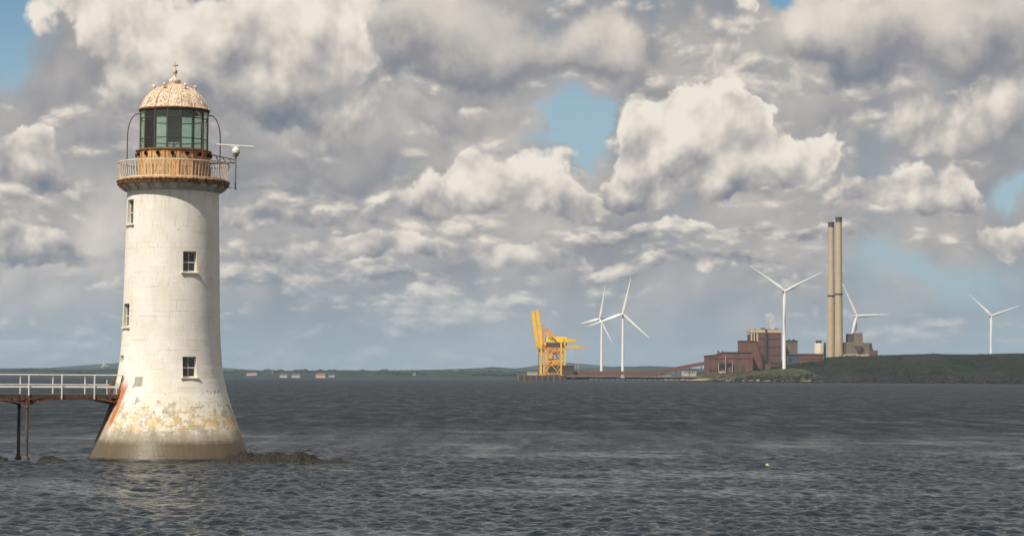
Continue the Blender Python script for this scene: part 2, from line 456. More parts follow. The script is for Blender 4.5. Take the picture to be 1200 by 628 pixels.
def tower_paint(g, joint=False):
    p = obj_co(g)
    x, y, z = g.sep(p)
    phi = g.m('ARCTAN2', x, -y)                            # 0 towards the camera, + to the right
    arc = phi * 3.2
    q = g.comb(arc, z, 0.0)
    blot = g.noise(q, 0.55, 5.0, 0.6)
    mid = g.noise(q, 2.3, 5.0, 0.62)
    fine = g.noise(q, 9.0, 4.0, 0.6)
    streak = g.noise(g.comb(arc * 3.2, z * 0.35, 3.0), 1.0, 5.0, 0.6)
    white = g.mix(g.smooth(blot, 0.30, 0.70), (0.77, 0.725, 0.645), (0.85, 0.825, 0.77))
    white = g.mix(g.smooth(streak, 0.48, 0.75, 0.0, 0.35), white, (0.60, 0.535, 0.43))
    white = g.mix(g.smooth(fine, 0.62, 0.75, 0.0, 0.45), white, (0.46, 0.42, 0.36))
    # each stone a little different
    brick = g.n('ShaderNodeTexWhiteNoise', noise_dimensions='2D')
    g.put(brick.inputs['Vector'], g.comb(g.m('FLOOR', arc * 1.25), g.m('FLOOR', z * 3.6), 0.0))
    white = g.mix(g.m('MULTIPLY', V(g, brick.outputs['Value']), 0.10), white, (0.55, 0.49, 0.40))
    c = white
    # bare stone where the paint has peeled, mostly low down
    low = g.smooth(z, 7.0, 1.8)
    peel = g.smooth(g.ma(mid, 0.50, blot * 0.30) + fine * 0.20 + low * 0.095 + g.smooth(z, 4.4, 3.0) * 0.035, 0.595, 0.665)
    stone = g.mix(fine, (0.22, 0.195, 0.155), (0.36, 0.32, 0.26))
    c = g.mix(peel * 0.75, c, stone)
    # ochre lichen in a belt above the splash zone
    belt = g.smooth(z, 1.35, 2.1) * g.smooth(z, 4.6, 2.2)
    lich = g.smooth(g.noise(g.comb(arc, z * 1.2, 7.0), 2.0, 7.0, 0.72) + belt * 0.13, 0.575, 0.70) * belt
    c = g.mix(lich * 0.75, c, (0.66, 0.44, 0.14))
    warm = g.smooth(z, 6.5, 2.0) * g.smooth(g.noise(g.comb(arc, z * 0.4, 1.0), 0.9, 4.0, 0.6), 0.40, 0.65)
    c = g.mix(warm * 0.40, c, (0.62, 0.48, 0.27))
    # splash zone: grey, then dark and wet
    jit = (g.noise(g.comb(arc * 1.0, z * 0.3, 2.0), 1.3, 4.0, 0.6) - 0.5) * 0.9 + (streak - 0.5) * 1.1 + (mid - 0.5) * 0.5
    grey = g.smooth(z + jit, 2.15, 1.35)
    c = g.mix(grey * 0.85, c, g.mix(streak, (0.20, 0.165, 0.12), (0.38, 0.32, 0.24)))
    wet = g.smooth(z + jit * 0.30, 1.42, 0.92)
    c = g.mix(wet * 0.95, c, g.mix(streak, (0.075, 0.056, 0.036), (0.155, 0.120, 0.080)))
    c = g.mix(g.smooth(z + jit * 0.1, 0.22, 0.05) * 0.9, c, (0.035, 0.032, 0.02))
    # a square of bare stone beside the landing
    pd = g.mx(g.abs(phi - R(-35.5) + (mid - 0.5) * 0.04) / R(5.0), g.abs(z - lz(447.0) + (fine - 0.5) * 0.16) / lr(5.6))
    c = g.mix(g.smooth(pd, 1.08, 0.94) * 0.8, c, stone)
    # iron stain running down below the footbridge landing
    pc = g.lin(z, 1.5, 4.4, R(-62.5), R(-55.0))
    wd = g.lin(z, 1.2, 4.6, R(2.8), R(6.0))
    d = g.abs(phi - pc + (fine - 0.5) * 0.06 + (mid - 0.5) * 0.10) / wd
    rust = g.smooth(d, 1.15, 0.45) * g.smooth(z + (streak - 0.5) * 2.0, 1.35, 2.2) * g.smooth(z, 5.0, 4.2)
    c = g.mix(rust * 0.9, c, g.mix(mid, (0.36, 0.085, 0.02), (0.62, 0.20, 0.05)))
    # bridge shadow down the flank below the landing, painted into the colour
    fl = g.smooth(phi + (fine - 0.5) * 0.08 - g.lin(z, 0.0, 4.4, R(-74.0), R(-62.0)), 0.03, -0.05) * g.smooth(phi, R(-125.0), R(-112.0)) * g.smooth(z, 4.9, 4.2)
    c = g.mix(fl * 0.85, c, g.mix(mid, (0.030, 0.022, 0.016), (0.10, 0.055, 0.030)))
    # rust run-off under the gallery and the sills
    top = g.smooth(z, Z_TOP - 1.6, Z_TOP) * g.smooth(streak, 0.50, 0.66)
    c = g.mix(top * 0.30, c, (0.40, 0.24, 0.11))
    if joint: c = g.mix(0.38, c, (0.10, 0.085, 0.065))
    rough = g.lin(wet, 0.0, 1.0, 0.78, 0.42)
    return {'Base Color': c, 'Roughness': rough, 'Specular IOR Level': 0.3, 'bump': (g.ma(fine, 0.5, mid), 0.35, 0.03)}
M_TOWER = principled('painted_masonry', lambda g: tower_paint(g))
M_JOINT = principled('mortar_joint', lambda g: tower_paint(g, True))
M_WHITE = weathered('white_woodwork', (0.74, 0.70, 0.62), (0.62, 0.57, 0.47), (0.42, 0.33, 0.22), 6.0, 0.3)
M_RAILP = weathered('rust_bled_white_paint', (0.78, 0.73, 0.62), (0.70, 0.62, 0.48), (0.40, 0.17, 0.06), 3.0, 0.42, streak=3.0)
M_RUST = weathered('rusted_iron', (0.30, 0.115, 0.04), (0.16, 0.065, 0.03), (0.07, 0.04, 0.03), 3.0, 0.5, 0.8)
M_SLAB = weathered('rust_streaked_slab', (0.50, 0.34, 0.17), (0.40, 0.21, 0.08), (0.14, 0.05, 0.02), 2.2, 0.85, 0.8)
M_CORB = weathered('grey_corbel_stone', (0.66, 0.62, 0.54), (0.56, 0.50, 0.42), (0.34, 0.22, 0.12), 3.0, 0.4, 0.8)
M_OCHRE = weathered('ochre_rust_plate', (0.60, 0.38, 0.16), (0.48, 0.25, 0.085), (0.20, 0.08, 0.032), 2.0, 0.62, 0.7, streak=5.0)
M_DOME = weathered('peeling_cream_copper', (0.76, 0.67, 0.54), (0.65, 0.54, 0.40), (0.36, 0.20, 0.10), 2.0, 0.72, 0.7, streak=7.0)
M_BARS = weathered('dark_green_iron', (0.045, 0.055, 0.045), (0.07, 0.06, 0.045), (0.16, 0.075, 0.03), 5.0, 0.4, 0.6)
M_BLACK = weathered('blackened_plate', (0.012, 0.013, 0.012), (0.02, 0.02, 0.018), (0.05, 0.03, 0.02), 3.0, 0.3, 0.55)
M_LAMP = weathered('lamp_brass_housing', (0.10, 0.055, 0.035), (0.06, 0.04, 0.03), (0.15, 0.12, 0.10), 4.0, 0.4, 0.5)
M_RED = weathered('red_lead_paint', (0.16, 0.055, 0.038), (0.11, 0.04, 0.03), (0.10, 0.05, 0.03), 4.0, 0.4, 0.6)
M_PLAST = weathered('white_housing', (0.78, 0.77, 0.74), (0.70, 0.69, 0.66), (0.50, 0.46, 0.40), 4.0, 0.2, 0.4, bump=0.05)
M_STEEL = weathered('grey_steel', (0.30, 0.29, 0.27), (0.22, 0.21, 0.20), (0.18, 0.09, 0.045), 4.0, 0.4, 0.5, 0.4)

def glass(name, tint, gloss):
    m = bpy.data.materials.new(name); m.use_nodes = True
    t = m.node_tree; t.nodes.clear(); g = G(t)
    out = g.n('ShaderNodeOutputMaterial')
    tr = g.n('ShaderNodeBsdfTransparent'); g.put(tr.inputs[0], tint)
    gl = g.n('ShaderNodeBsdfGlossy'); gl.inputs['Roughness'].default_value = 0.04
    df = g.n('ShaderNodeBsdfDiffuse'); df.inputs[0].default_value = (0.42, 0.50, 0.42, 1)
    fr = g.ma(g.m('POWER', V(g, g.n('ShaderNodeLayerWeight').outputs['Facing']), 4.0), 0.6, 0.05)
    m0 = g.n('ShaderNodeMixShader'); m0.inputs[0].default_value = gloss
    t.links.new(tr.outputs[0], m0.inputs[1]); t.links.new(df.outputs[0], m0.inputs[2])
    m1 = g.n('ShaderNodeMixShader')
    g.put(m1.inputs[0], fr); t.links.new(m0.outputs[0], m1.inputs[1]); t.links.new(gl.outputs[0], m1.inputs[2])
    t.links.new(m1.outputs[0], out.inputs[0])
    return m
M_PANE = glass('salt_hazed_lantern_glass', (0.90, 0.985, 0.915), 0.04)
M_WPANE = glass('window_glass', (0.75, 0.80, 0.78), 0.05)

lh = empty('lighthouse', LH_C, LH_RZ)
tag(lh, 'tall white tapered lighthouse with rusty gallery and domed lantern, standing in the water', 'lighthouse')

# openings: angle, bottom and top height, width
WINS = [(R(21.5), lz(320.8), lz(297.0), lr(16.6)), (R(21.0), lz(442.0), lz(418.0), lr(17.2)),
        (R(-67.0), lz(265.0), lz(236.5), lr(18.0)), (R(-68.5), lz(384.0), lz(357.0), lr(18.0)), (R(-74.0), lz(424.5), lz(417.0), lr(15.0))]
WR = []                              # as rectangles in (angle, height)
for a, z0, z1, w in WINS:
    r = tower_r((z0 + z1) / 2)
    h = math.asin(w / 2 / r)
    WR.append((a - h, a + h, z0, z1))

def build_tower():
    # inner wall with the joints
    zs = sorted(set([round(float(z), 4) for z in PZ] + [round(z, 4) for w in WR for z in w[2:]] + [round(PZ[0] + 0.5 * k, 4) for k in range(int((Z_TOP - PZ[0]) / 0.5))]))
    an = sorted(set([round(2 * math.pi * k / 96 - math.pi, 5) for k in range(96)] + [round(a, 5) for w in WR for a in w[:2]]))
    core = MB()
    vs = [((tower_r(z) - 0.012) * math.sin(a), -(tower_r(z) - 0.012) * math.cos(a), z) for z in zs for a in an]
    fs = []
    m = len(an)
    for i in range(len(zs) - 1):
        for k in range(m):
            k2 = (k + 1) % m
            zc = (zs[i] + zs[i + 1]) / 2
            ac = (an[k] + (an[k2] if k2 else an[0] + 2 * math.pi)) / 2
            if any(w[0] < ac < w[1] and w[2] < zc < w[3] for w in WR): continue
            fs.append((i * m + k, i * m + k2, (i + 1) * m + k2, (i + 1) * m + k))
    core.add(vs, fs, True)
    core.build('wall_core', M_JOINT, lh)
    # ashlar courses, each stone its own block standing proud of the joints
    bl = MB()
    rr = random.Random(3)
    z = PZ[0]; ci = 0
    while z < Z_TOP - 0.02:
        h = min(rr.choice((0.24, 0.28, 0.30, 0.34)) + rr.uniform(-0.02, 0.02), Z_TOP - z)
        if Z_TOP - (z + h) < 0.12: h = Z_TOP - z
        n = rr.choice((19, 21, 24, 26))
        a_off = (ci % 2) * math.pi / n + rr.uniform(-0.02, 0.02)
        cuts = [a_off + 2 * math.pi * k / n + rr.uniform(-0.06, 0.06) - math.pi for k in range(n)] 
        cuts.append(cuts[0] + 2 * math.pi)
        gz = 0.001 if rr.random() < 0.86 else 0.010
        for k in range(n):
            r_mid = tower_r(z + h / 2)
            ga = (0.002 if rr.random() < 0.85 else 0.011) / r_mid
            g2 = gz if rr.random() < 0.5 else (0.016 if rr.random() < 0.22 else 0.0005)
            rects = [(cuts[k] + ga, cuts[k + 1] - ga, z + g2, z + h - 0.0005)]
            for w in WR:
                out = []
                for (a0, a1, b0, b1) in rects:
                    for sh in (0.0,):
                        w0, w1 = w[0], w[1]
                        if a1 > math.pi and w1 < 0 and a0 > 0: w0 += 2 * math.pi; w1 += 2 * math.pi
                        if a1 <= w0 or a0 >= w1 or b1 <= w[2] or b0 >= w[3]:
                            out.append((a0, a1, b0, b1)); continue
                        if a0 < w0: out.append((a0, w0, b0, b1))
                        if a1 > w1: out.append((w1, a1, b0, b1))
                        lo, hi = max(a0, w0), min(a1, w1)
                        if b0 < w[2]: out.append((lo, hi, b0, w[2]))
                        if b1 > w[3]: out.append((lo, hi, w[3], b1))
                rects = out
            dr = rr.uniform(-0.002, 0.002)
            for (a0, a1, b0, b1) in rects:
                if a1 - a0 < 0.004 or b1 - b0 < 0.01: continue
                ns = max(1, int((a1 - a0) / 0.07) + 1)
                vs, fs = [], []
                for lev, (zz, dd) in enumerate(((b0, -0.03), (b0 + 0.0008, dr), (b1 - 0.0008, dr), (b1, -0.03))):
                    for j in range(ns + 1):
                        a = a0 + (a1 - a0) * j / ns
                        r = tower_r(zz) + dd
                        vs.append((r * math.sin(a), -r * math.cos(a), zz))
                m = ns + 1
                for lev in range(3):
                    for j in range(ns): fs.append((lev * m + j, lev * m + j + 1, (lev + 1) * m + j + 1, (lev + 1) * m + j))
                # the two ends
                for j, a, rev in ((0, a0, False), (ns, a1, True)):
                    b = len(vs)
                    for zz in (b0, b1):
                        r = tower_r(zz) - 0.03
                        vs.append((r * math.sin(a), -r * math.cos(a), zz))
                    q = (b, m + j, 2 * m + j, b + 1)
                    fs.append(q if not rev else q[::-1])
                bl.add(vs, fs, False)
        z += h; ci += 1
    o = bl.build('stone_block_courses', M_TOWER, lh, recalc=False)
    tag(o, kind='stuff')
build_tower()

def build_window(a, z0, z1, w, dark=False, panes=True):
    """a sash in a deep reveal; local frame: u right, v out of the wall, z up"""
    r = tower_r((z0 + z1) / 2)
    rb, rt = tower_r(z0), tower_r(z1)
    M = Matrix.Rotation(a, 4, 'Z')
    hw = w / 2; dep = 0.34
    yo_b, yo_t = -math.sqrt(rb * rb - hw * hw) , -math.sqrt(rt * rt - hw * hw)
    yi = -(min(rb, rt)) + dep
    win = empty('window', (0, 0, 0), 0, lh)
    rv = MB()
    c = [(-hw, yo_b, z0), (hw, yo_b, z0), (hw, yo_t, z1), (-hw, yo_t, z1)]
    ci = [(-hw, yi, z0), (hw, yi, z0), (hw, yi, z1), (-hw, yi, z1)]
    for i in range(4):
        j = (i + 1) % 4
        n = ((c[i][0] + c[j][0]) / 2, 0, (c[i][2] + c[j][2]) / 2 - (z0 + z1) / 2)
        rv.add([c[i], c[j], ci[j], ci[i]], [(0, 1, 2, 3)], False, M)
    rv.build('reveal', M_WHITE, win, recalc=False)
    fr = MB(); fw = 0.055
    yf = yi - 0.12
    fr.box2((-hw, yf, z0), (-hw + fw, yf + .07, z1), M=M)
    fr.box2((hw - fw, yf, z0), (hw, yf + .07, z1), M=M)
    fr.box2((-hw + fw, yf, z1 - fw), (hw - fw, yf + .07, z1), M=M)
    fr.box2((-hw + fw, yf, z0), (hw - fw, yf + .07, z0 + fw + .03), M=M)
    zm = z0 + (z1 - z0) * 0.47
    if panes:
        fr.box2((-hw + fw, yf - .012, zm - .03), (hw - fw, yf + .06, zm + .03), M=M)
        fr.box2((-.018, yf + .01, z0 + fw + .03), (.018, yf + .05, zm - .03), M=M)
        fr.box2((-.018, yf + .01, zm + .03), (.018, yf + .05, z1 - fw), M=M)
    fr.build('frame', M_WHITE, win)
    if panes:
        for (x0, x1) in ((-hw + fw, -.018), (.018, hw - fw)):
            for (b0, b1) in ((z0 + fw + .03, zm - .03), (zm + .03, z1 - fw)):
                MB().box2((x0, yf + .025, b0), (x1, yf + .031, b1), M=M).build('pane', M_WPANE, win)
    else:
        MB().box2((-hw + fw, yf + .02, z0 + fw + .03), (hw - fw, yf + .05, z1 - fw), M=M).build('shutter', M_BLACK, win)
    if not dark:
        MB().box2((-hw - .14, -rb - .085, z0 - .105), (hw + .14, yi - .05, z0 - .003), M=M, bev=.012).build('sill', M_WHITE, win)
for i, (a, z0, z1, w) in enumerate(WINS):
    build_window(a, z0, z1, w, dark=(i == 4), panes=(i != 4))

def build_gallery():
    zt, zb = lz(213.0), lz(218.5)
    zc = lz(226.0)
    rs = lr(65.0)
    # cornice: soffit swelling out to the slab
    MB().lathe([(lr(53.0), zc - .05), (lr(54.2), zc), (lr(55.0), zc + .10), (lr(58.5), zc + .30), (lr(60.5), zb - .02)], 64).build('cornice', M_CORB, lh)
    sl = MB().lathe([(lr(56.0), zb - .015), (rs - .04, zb - .015), (rs, zb + .03), (rs + .015, zt - .10), (rs + .05, zt - .085), (rs + .05, zt - .01), (rs, zt + .02), (lr(40), zt + .05)], 96)
    sl.build('gallery_slab', M_SLAB, lh)
    nb = 22
    cb = MB()
    w = 0.21
    poly = [(-lr(54.0), zc + .03), (-lr(56.5), zc + .04), (-lr(60.0), zc + .17), (-lr(63.0), zb - .10), (-lr(63.4), zb - .012), (-lr(54.0), zb - .012)]
    vs = [(x, y, z) for x in (-w, w) for y, z in poly]
    n = len(poly)
    cb.add(vs, [tuple(range(n)), tuple(range(2 * n - 1, n - 1, -1))] + [(i, i + n, (i + 1) % n + n, (i + 1) % n) for i in range(n)])
    o = cb.build('corbel', M_CORB, lh)
    ring(o, nb, True)
    # railing leaning outwards
    z1 = lz(192.3); r0, r1 = lr(61.5), lr(64.6)
    def hoop(name, r, z, th, mat, n=96):
        MB().lathe([(r - th, z - th), (r + th, z - th), (r + th, z + th), (r - th, z + th), (r - th, z - th)], n, smooth=False).build(name, mat, lh)
    hoop('top_rail', r1, z1, .035, M_RAILP)
    hoop('bottom_rail', r0 + .01, zt + .10, .03, M_RAILP)
    b = MB()
    b.bar((0, -r0, zt + .02), (0, -r1, z1 - .03), .052, .024, up=(0, 1, 0))
    o = b.build('baluster', M_RAILP, lh)
    ring(o, 92, True)
    return zt, z1
Z_GAL, Z_RAIL = build_gallery()

def build_lantern():
    N = 16; step = 2 * math.pi / N
    zg0, zg1 = lz(178.0), lz(130.3)
    rm, rg = lr(42.3), lr(39.4)
    # base wall of plates
    def plate_poly(rad, a): return (rad / math.cos(step / 2)) * math.sin(a), -(rad / math.cos(step / 2)) * math.cos(a)
    zb = Z_GAL + .03
    p = MB()
    hw = rm * math.tan(step / 2) - .012
    p.box2((-hw, -rm, zb), (hw, -rm + .04, zg0 - .03), bev=.006)
    zm = (zb + zg0) / 2 - .12
    p.box2((-hw, -rm - .012, zm), (hw, -rm + .002, zm + .05))
    first = p.build('base_plate', M_OCHRE, lh)
    first.rotation_euler[2] = R(-2.0)
    cps = copies(first, [((0, 0, 0), R(-2.0) + step * k) for k in range(1, N)])
    MB().lathe([(rm - .035, zb - .02), (rm - .035, zg0)], N, a0=R(-2.0) + step / 2, a1=R(-2.0) + step / 2 + 2 * math.pi, smooth=False).build('base_liner', M_RUST, lh)
    # seams
    s = MB(); rc = rm / math.cos(step / 2)
    s.box2((-.03, -rc - .012, zb), (.03, -rc + .05, zg0 - .02))
    f = s.build('seam_strip', M_RUST, lh); f.rotation_euler[2] = R(-2.0) + step / 2
    copies(f, [((0, 0, 0), R(-2.0) + step * (k + .5)) for k in range(1, N)])
    # round ventilators near the top
    v = MB(); zv = lz(183.0)
    pts = [(0, -rm + .03, zv), (0, -rm - .13, zv - .02)]
    v.tube(pts, [.10, .125], 12, caps=False)
    v.add([( .09 * math.sin(2 * math.pi * k / 12), -rm - .02, zv + .09 * math.cos(2 * math.pi * k / 12)) for k in range(12)], [tuple(range(12))])
    f = v.build('ventilator', M_BLACK, lh, recalc=False); f.rotation_euler[2] = R(-2.0)
    copies(f, [((0, 0, 0), R(-2.0) + step * k) for k in range(1, N)])
    # deck ring over the base
    MB().lathe([(rm + .10, zg0 - .05), (rm + .12, zg0 - .01), (rm + .10, zg0 + .025), (rg - .2, zg0 + .03), (rg - .2, zg0 - .05), (rm + .10, zg0 - .05)], 48).build('sill_ring', M_RUST, lh)
    MB().lathe([(0.001, zg0 - .02), (rg - .15, zg0 - .02)], 32).build('lantern_floor', M_LAMP, lh)
    # glazing bars
    rc = rg / math.cos(step / 2)
    zz = [zg0 + .03, lz(165.0), lz(141.0), zg1]
    m = MB(); m.box2((-.055, -rc - .02, zz[0]), (.055, -rc + .09, zz[3]))
    f = m.build('glazing_bar', M_BARS, lh); f.rotation_euler[2] = step / 2
    copies(f, [((0, 0, 0), step * (k + .5)) for k in range(1, N)])
    for k, (z, th) in enumerate(((zz[1], .028), (zz[2], .028), (zz[0] + .03, .03), (zz[3] - .06, .06))):
        MB().lathe([(rc - .05, z - th), (rc + .025, z - th), (rc + .025, z + th), (rc - .05, z + th), (rc - .05, z - th)], N, a0=step / 2, a1=step / 2 + 2 * math.pi, smooth=False).build('transom_ring', M_BARS, lh)
    # panes, some blanked off with plates
    hw = rg * math.tan(step / 2) - .05
    for j in range(3):
        f = MB().box2((-hw, -rg - .004, zz[j] + .028), (hw, -rg + .004, zz[j + 1] - .028)).mesh('pane', M_PANE)
        for k in range(N):
            if k in (14, 10): continue
            o = link('pane', f, lh); o.rotation_euler[2] = step * k
    f = MB().box2((-hw, -rg - .004, zz[0] + .028), (hw, -rg + .02, zz[3] - .05)).mesh('blanking_plate', M_BLACK)
    for k in (14, 10):
        o = link('blanking_plate', f, lh); o.rotation_euler[2] = step * k
    # lamp on its pedestal
    lamp = empty('lamp_apparatus', (0, 0, 0), 0, lh)
    z0 = zg0 - .02
    ped = MB()
    for sx in (-1, 1):
        for sy in (-1, 1):
            ped.bar((sx * .42, sy * .42, z0), (sx * .42, sy * .42, zz[1] - .05), .05)
        ped.bar((sx * .42, -.42, z0 + .02), (-sx * .42, -.42, zz[1] - .05), .03)
    ped.box2((-.46, -.46, zz[1] - .05), (.46, .46, zz[1] + .02))
    ped.build('pedestal', M_LAMP, lamp)
    MB().lathe([(.36, zz[1] + .02), (.42, zz[1] + .10), (.44, zz[1] + .30), (.40, zz[1] + .34), (.44, zz[1] + .38), (.44, zz[1] + .72), (.40, zz[1] + .76), (.44, zz[1] + .80), (.44, zz[2] - .2), (.36, zz[2] - .05), (.001, zz[2])], 24).build('lens_drum', M_LAMP, lamp)
    MB().box2((-.40, .1, zz[2] - .02), (.40, .3, zz[3] - .02)).build('lamp_board', M_BARS, lamp)
    # dome of gored plates
    ze = zg1
    pf = [(41.2, 131.4), (41.4, 129.2), (39.8, 127.8), (38.6, 124.5), (36.2, 119.5), (32.6, 114.2), (27.6, 109.2), (21.5, 105.2), (15.0, 102.4), (9.0, 100.6), (6.2, 99.4)]
    pr = [(lr(a), lz(b)) for a, b in pf]
    MB().lathe([(pr[0][0] - .25, pr[0][1] - .015), (pr[0][0], pr[0][1] - .015), (pr[1][0] + .01, pr[1][1] - .03), (pr[1][0] - .03, pr[1][1] + .02), (pr[0][0] - .25, pr[1][1] + .02)], 48).build('eaves_gutter', M_RUST, lh)
    gore = MB(); vs, fs = [], []; na = 6
    for (r, z) in pr[1:]:
        for k in range(na + 1):
            t = k / na * 2 - 1
            a = t * step / 2 * 0.985
            bulge = (1 - t * t) * 0.045 * r
            rr = r * math.cos(step / 2) / math.cos(a) * 0.99 + bulge
            vs.append((rr * math.sin(a), -rr * math.cos(a), z))
    for i in range(len(pr) - 2):
        for k in range(na): fs.append((i * (na + 1) + k, i * (na + 1) + k + 1, (i + 1) * (na + 1) + k + 1, (i + 1) * (na + 1) + k))
    gore.add(vs, fs, True)
    f = gore.build('dome_plate', M_DOME, lh, recalc=False)
    copies(f, [((0, 0, 0), step * k) for k in range(1, N)])
    rib = MB().tube([(0, -r * 1.005, z) for r, z in pr[1:]], .042, 6)
    f = rib.build('dome_rib', M_DOME, lh); f.rotation_euler[2] = step / 2
    copies(f, [((0, 0, 0), step * (k + .5)) for k in range(1, N)])
    MB().lathe([(r * .94, z - .03) for r, z in pr], 32).build('dome_liner', M_RUST, lh)
    # knobs on the shoulder of the dome
    rk, zk = lr(24.0), lz(107.5)
    kn = MB().lathe([(.07, -.10), (.055, .02), (.05, .10), (.09, .13), (.055, .17), (.10, .22), (.12, .29), (.10, .36), (.05, .41), (.001, .43)], 12)
    me = kn.mesh('dome_knob', M_DOME)
    for a in (-90, -30, 30, 90, 150, 210):
        o = link('dome_knob', me, lh); o.location = (rk * math.sin(R(a)), -rk * math.cos(R(a)), zk)
    # ventilator ball, finial and arrow
    zf = lz(99.6)
    cowl = MB().lathe([(lr(6.6), zf - .06), (lr(7.0), zf), (lr(5.2), zf + .06), (lr(6.6), zf + .12), (lr(7.2), zf + .22), (lr(6.6), zf + .33), (lr(4.6), zf + .40), (lr(2.6), zf + .44), (lr(1.8), zf + .55)], 20).build('vent_cowl', M_DOME, lh)
    z2 = lz(87.5)
    MB().lathe([(lr(1.9), zf + .54), (lr(1.6), z2), (lr(3.0), z2 + .10), (lr(3.0), z2 + .22), (lr(1.4), z2 + .33), (lr(.9), z2 + .45), (.02, lz(74.0)), (.001, lz(72.5))], 14).build('finial', M_DOME, lh)
    wv = MB(); zw = lz(77.0)
    wv.tube([(-.16, 0, zw), (.16, 0, zw)], .016, 6); wv.tube([(0, -.16, zw - .05), (0, .16, zw - .05)], .016, 6)
    wv.add([(.10, -.008, zw + .07), (.24, -.008, zw), (.10, -.008, zw - .07), (.10, .008, zw + .07), (.24, .008, zw), (.10, .008, zw - .07)], [(0, 1, 2), (5, 4, 3), (0, 3, 4, 1), (1, 4, 5, 2), (2, 5, 3, 0)])
    wv.build('wind_vane', M_BARS, lh)
    # curved stays from the eaves down to the gallery
    for a in (-90, 90, 37.5, 180):
        pts = []
        for t in np.linspace(0, 1, 13):
            r = lr(40.0) + (lr(54.0) - lr(40.0)) * math.sin(t * math.pi / 2) ** 0.8
            z = lz(134.5) + (lz(163.0) - lz(134.5)) * (1 - math.cos(t * math.pi / 2))
            pts.append((r, z))
        pts.append((lr(54.0), Z_GAL + .04))
        o = MB().tube([(0, -r, z) for r, z in pts], .034, 8).build('curved_stay', M_RED, lh)
        o.rotation_euler[2] = R(a)
build_lantern()

# ------------------------------------------------------------------ radar scanner on its bracket
def build_radar():
    rd = empty('radar_scanner', LH_C, LH_RZ)
    tag(rd, 'white rotating radar bar on a steel bracket beside the lighthouse gallery', 'radar')
    d = R(78.0)
    def P(r_px, z, off=0.0): return Vector((lr(r_px) * math.sin(d) + off * math.cos(d), -lr(r_px) * math.cos(d) + off * math.sin(d), z))
    xp = 73.6
    zb = lz(190.5)
    br = MB()
    z_hi, z_lo = lz(181.0), lz(192.0)
    for off in (-.22, .22):
        br.tube([P(42, z_hi, off), P(xp, zb + .16, 0)], .035, 6)
        br.tube([P(42.5, z_lo, off), P(xp, zb, 0)], .035, 6)
        for t in (0.25, 0.5, 0.72):
            a = P(42 + (xp - 42) * t, z_hi + (zb + .16 - z_hi) * t, off * (1 - t))
            b = P(42 + (xp - 42) * min(1, t + .14), z_lo + (zb - z_lo) * min(1, t + .14), off * (1 - min(1, t + .14)))
            br.tube([a, b], .02, 5)
    br.build('bracket', M_RED, rd)
    pole = MB().tube([P(xp, lz(222.0)), P(xp, lz(182.5))], .05, 10)
    pole.build('mast', M_STEEL, rd)
    MB().tube([P(54, lz(219.5)), P(xp, lz(220.0))], .03, 6).build('lower_tie', M_STEEL, rd)
    MB().tube([P(63, lz(199)), P(xp, lz(189.5))], .022, 6).build('brace', M_STEEL, rd)
    base = P(xp, lz(183.4))
    MB().lathe([(.001, 0), (.17, 0), (.17, .10), (.12, .14), (.12, .16)], 16).build('mount_flange', M_STEEL, rd).location = base
    h = MB().lathe([(.001, .15), (.20, .15), (.25, .19), (.25, .42), (.20, .50), (.10, .52), (.10, .60), (.001, .60)], 20).build('gearbox', M_PLAST, rd)
    h.location = base
    bar = MB()
    bar.box((0, 0, 0), (2.52, .16, .11), bev=.03)
    bar.box((0, 0, -.07), (.5, .14, .07))
    b = bar.build('antenna_bar', M_PLAST, rd)
    b.location = base + Vector((-.10, 0, .67)); b.rotation_euler = (0, R(1.3), R(12))
    MB().box((0, 0, 0), (.16, .10, .12), bev=.02).build('junction_box', M_STEEL, rd).location = P(xp, lz(221.0))
build_radar()

# ------------------------------------------------------------------ estuary water
def vnoise(x, y, seed):             # smooth value noise in numpy
    def h(i, j): 
        v = np.sin(i * 127.1 + j * 311.7 + seed * 74.7) * 43758.5453
        return v - np.floor(v)
    xi, yi = np.floor(x), np.floor(y); u, v = x - xi, y - yi
    u, v = u * u * (3 - 2 * u), v * v * (3 - 2 * v)
    return (h(xi, yi) * (1 - u) + h(xi + 1, yi) * u) * (1 - v) + (h(xi, yi + 1) * (1 - u) + h(xi + 1, yi + 1) * u) * v - .5
def fbm(x, y, seed, n=5):
    s = np.zeros_like(x, dtype=float); a, f = 1.0, 1.0
    for k in range(n):
        s = s + a * vnoise(x * f, y * f, seed + k * 3.3); a *= .5; f *= 2.03
    return s

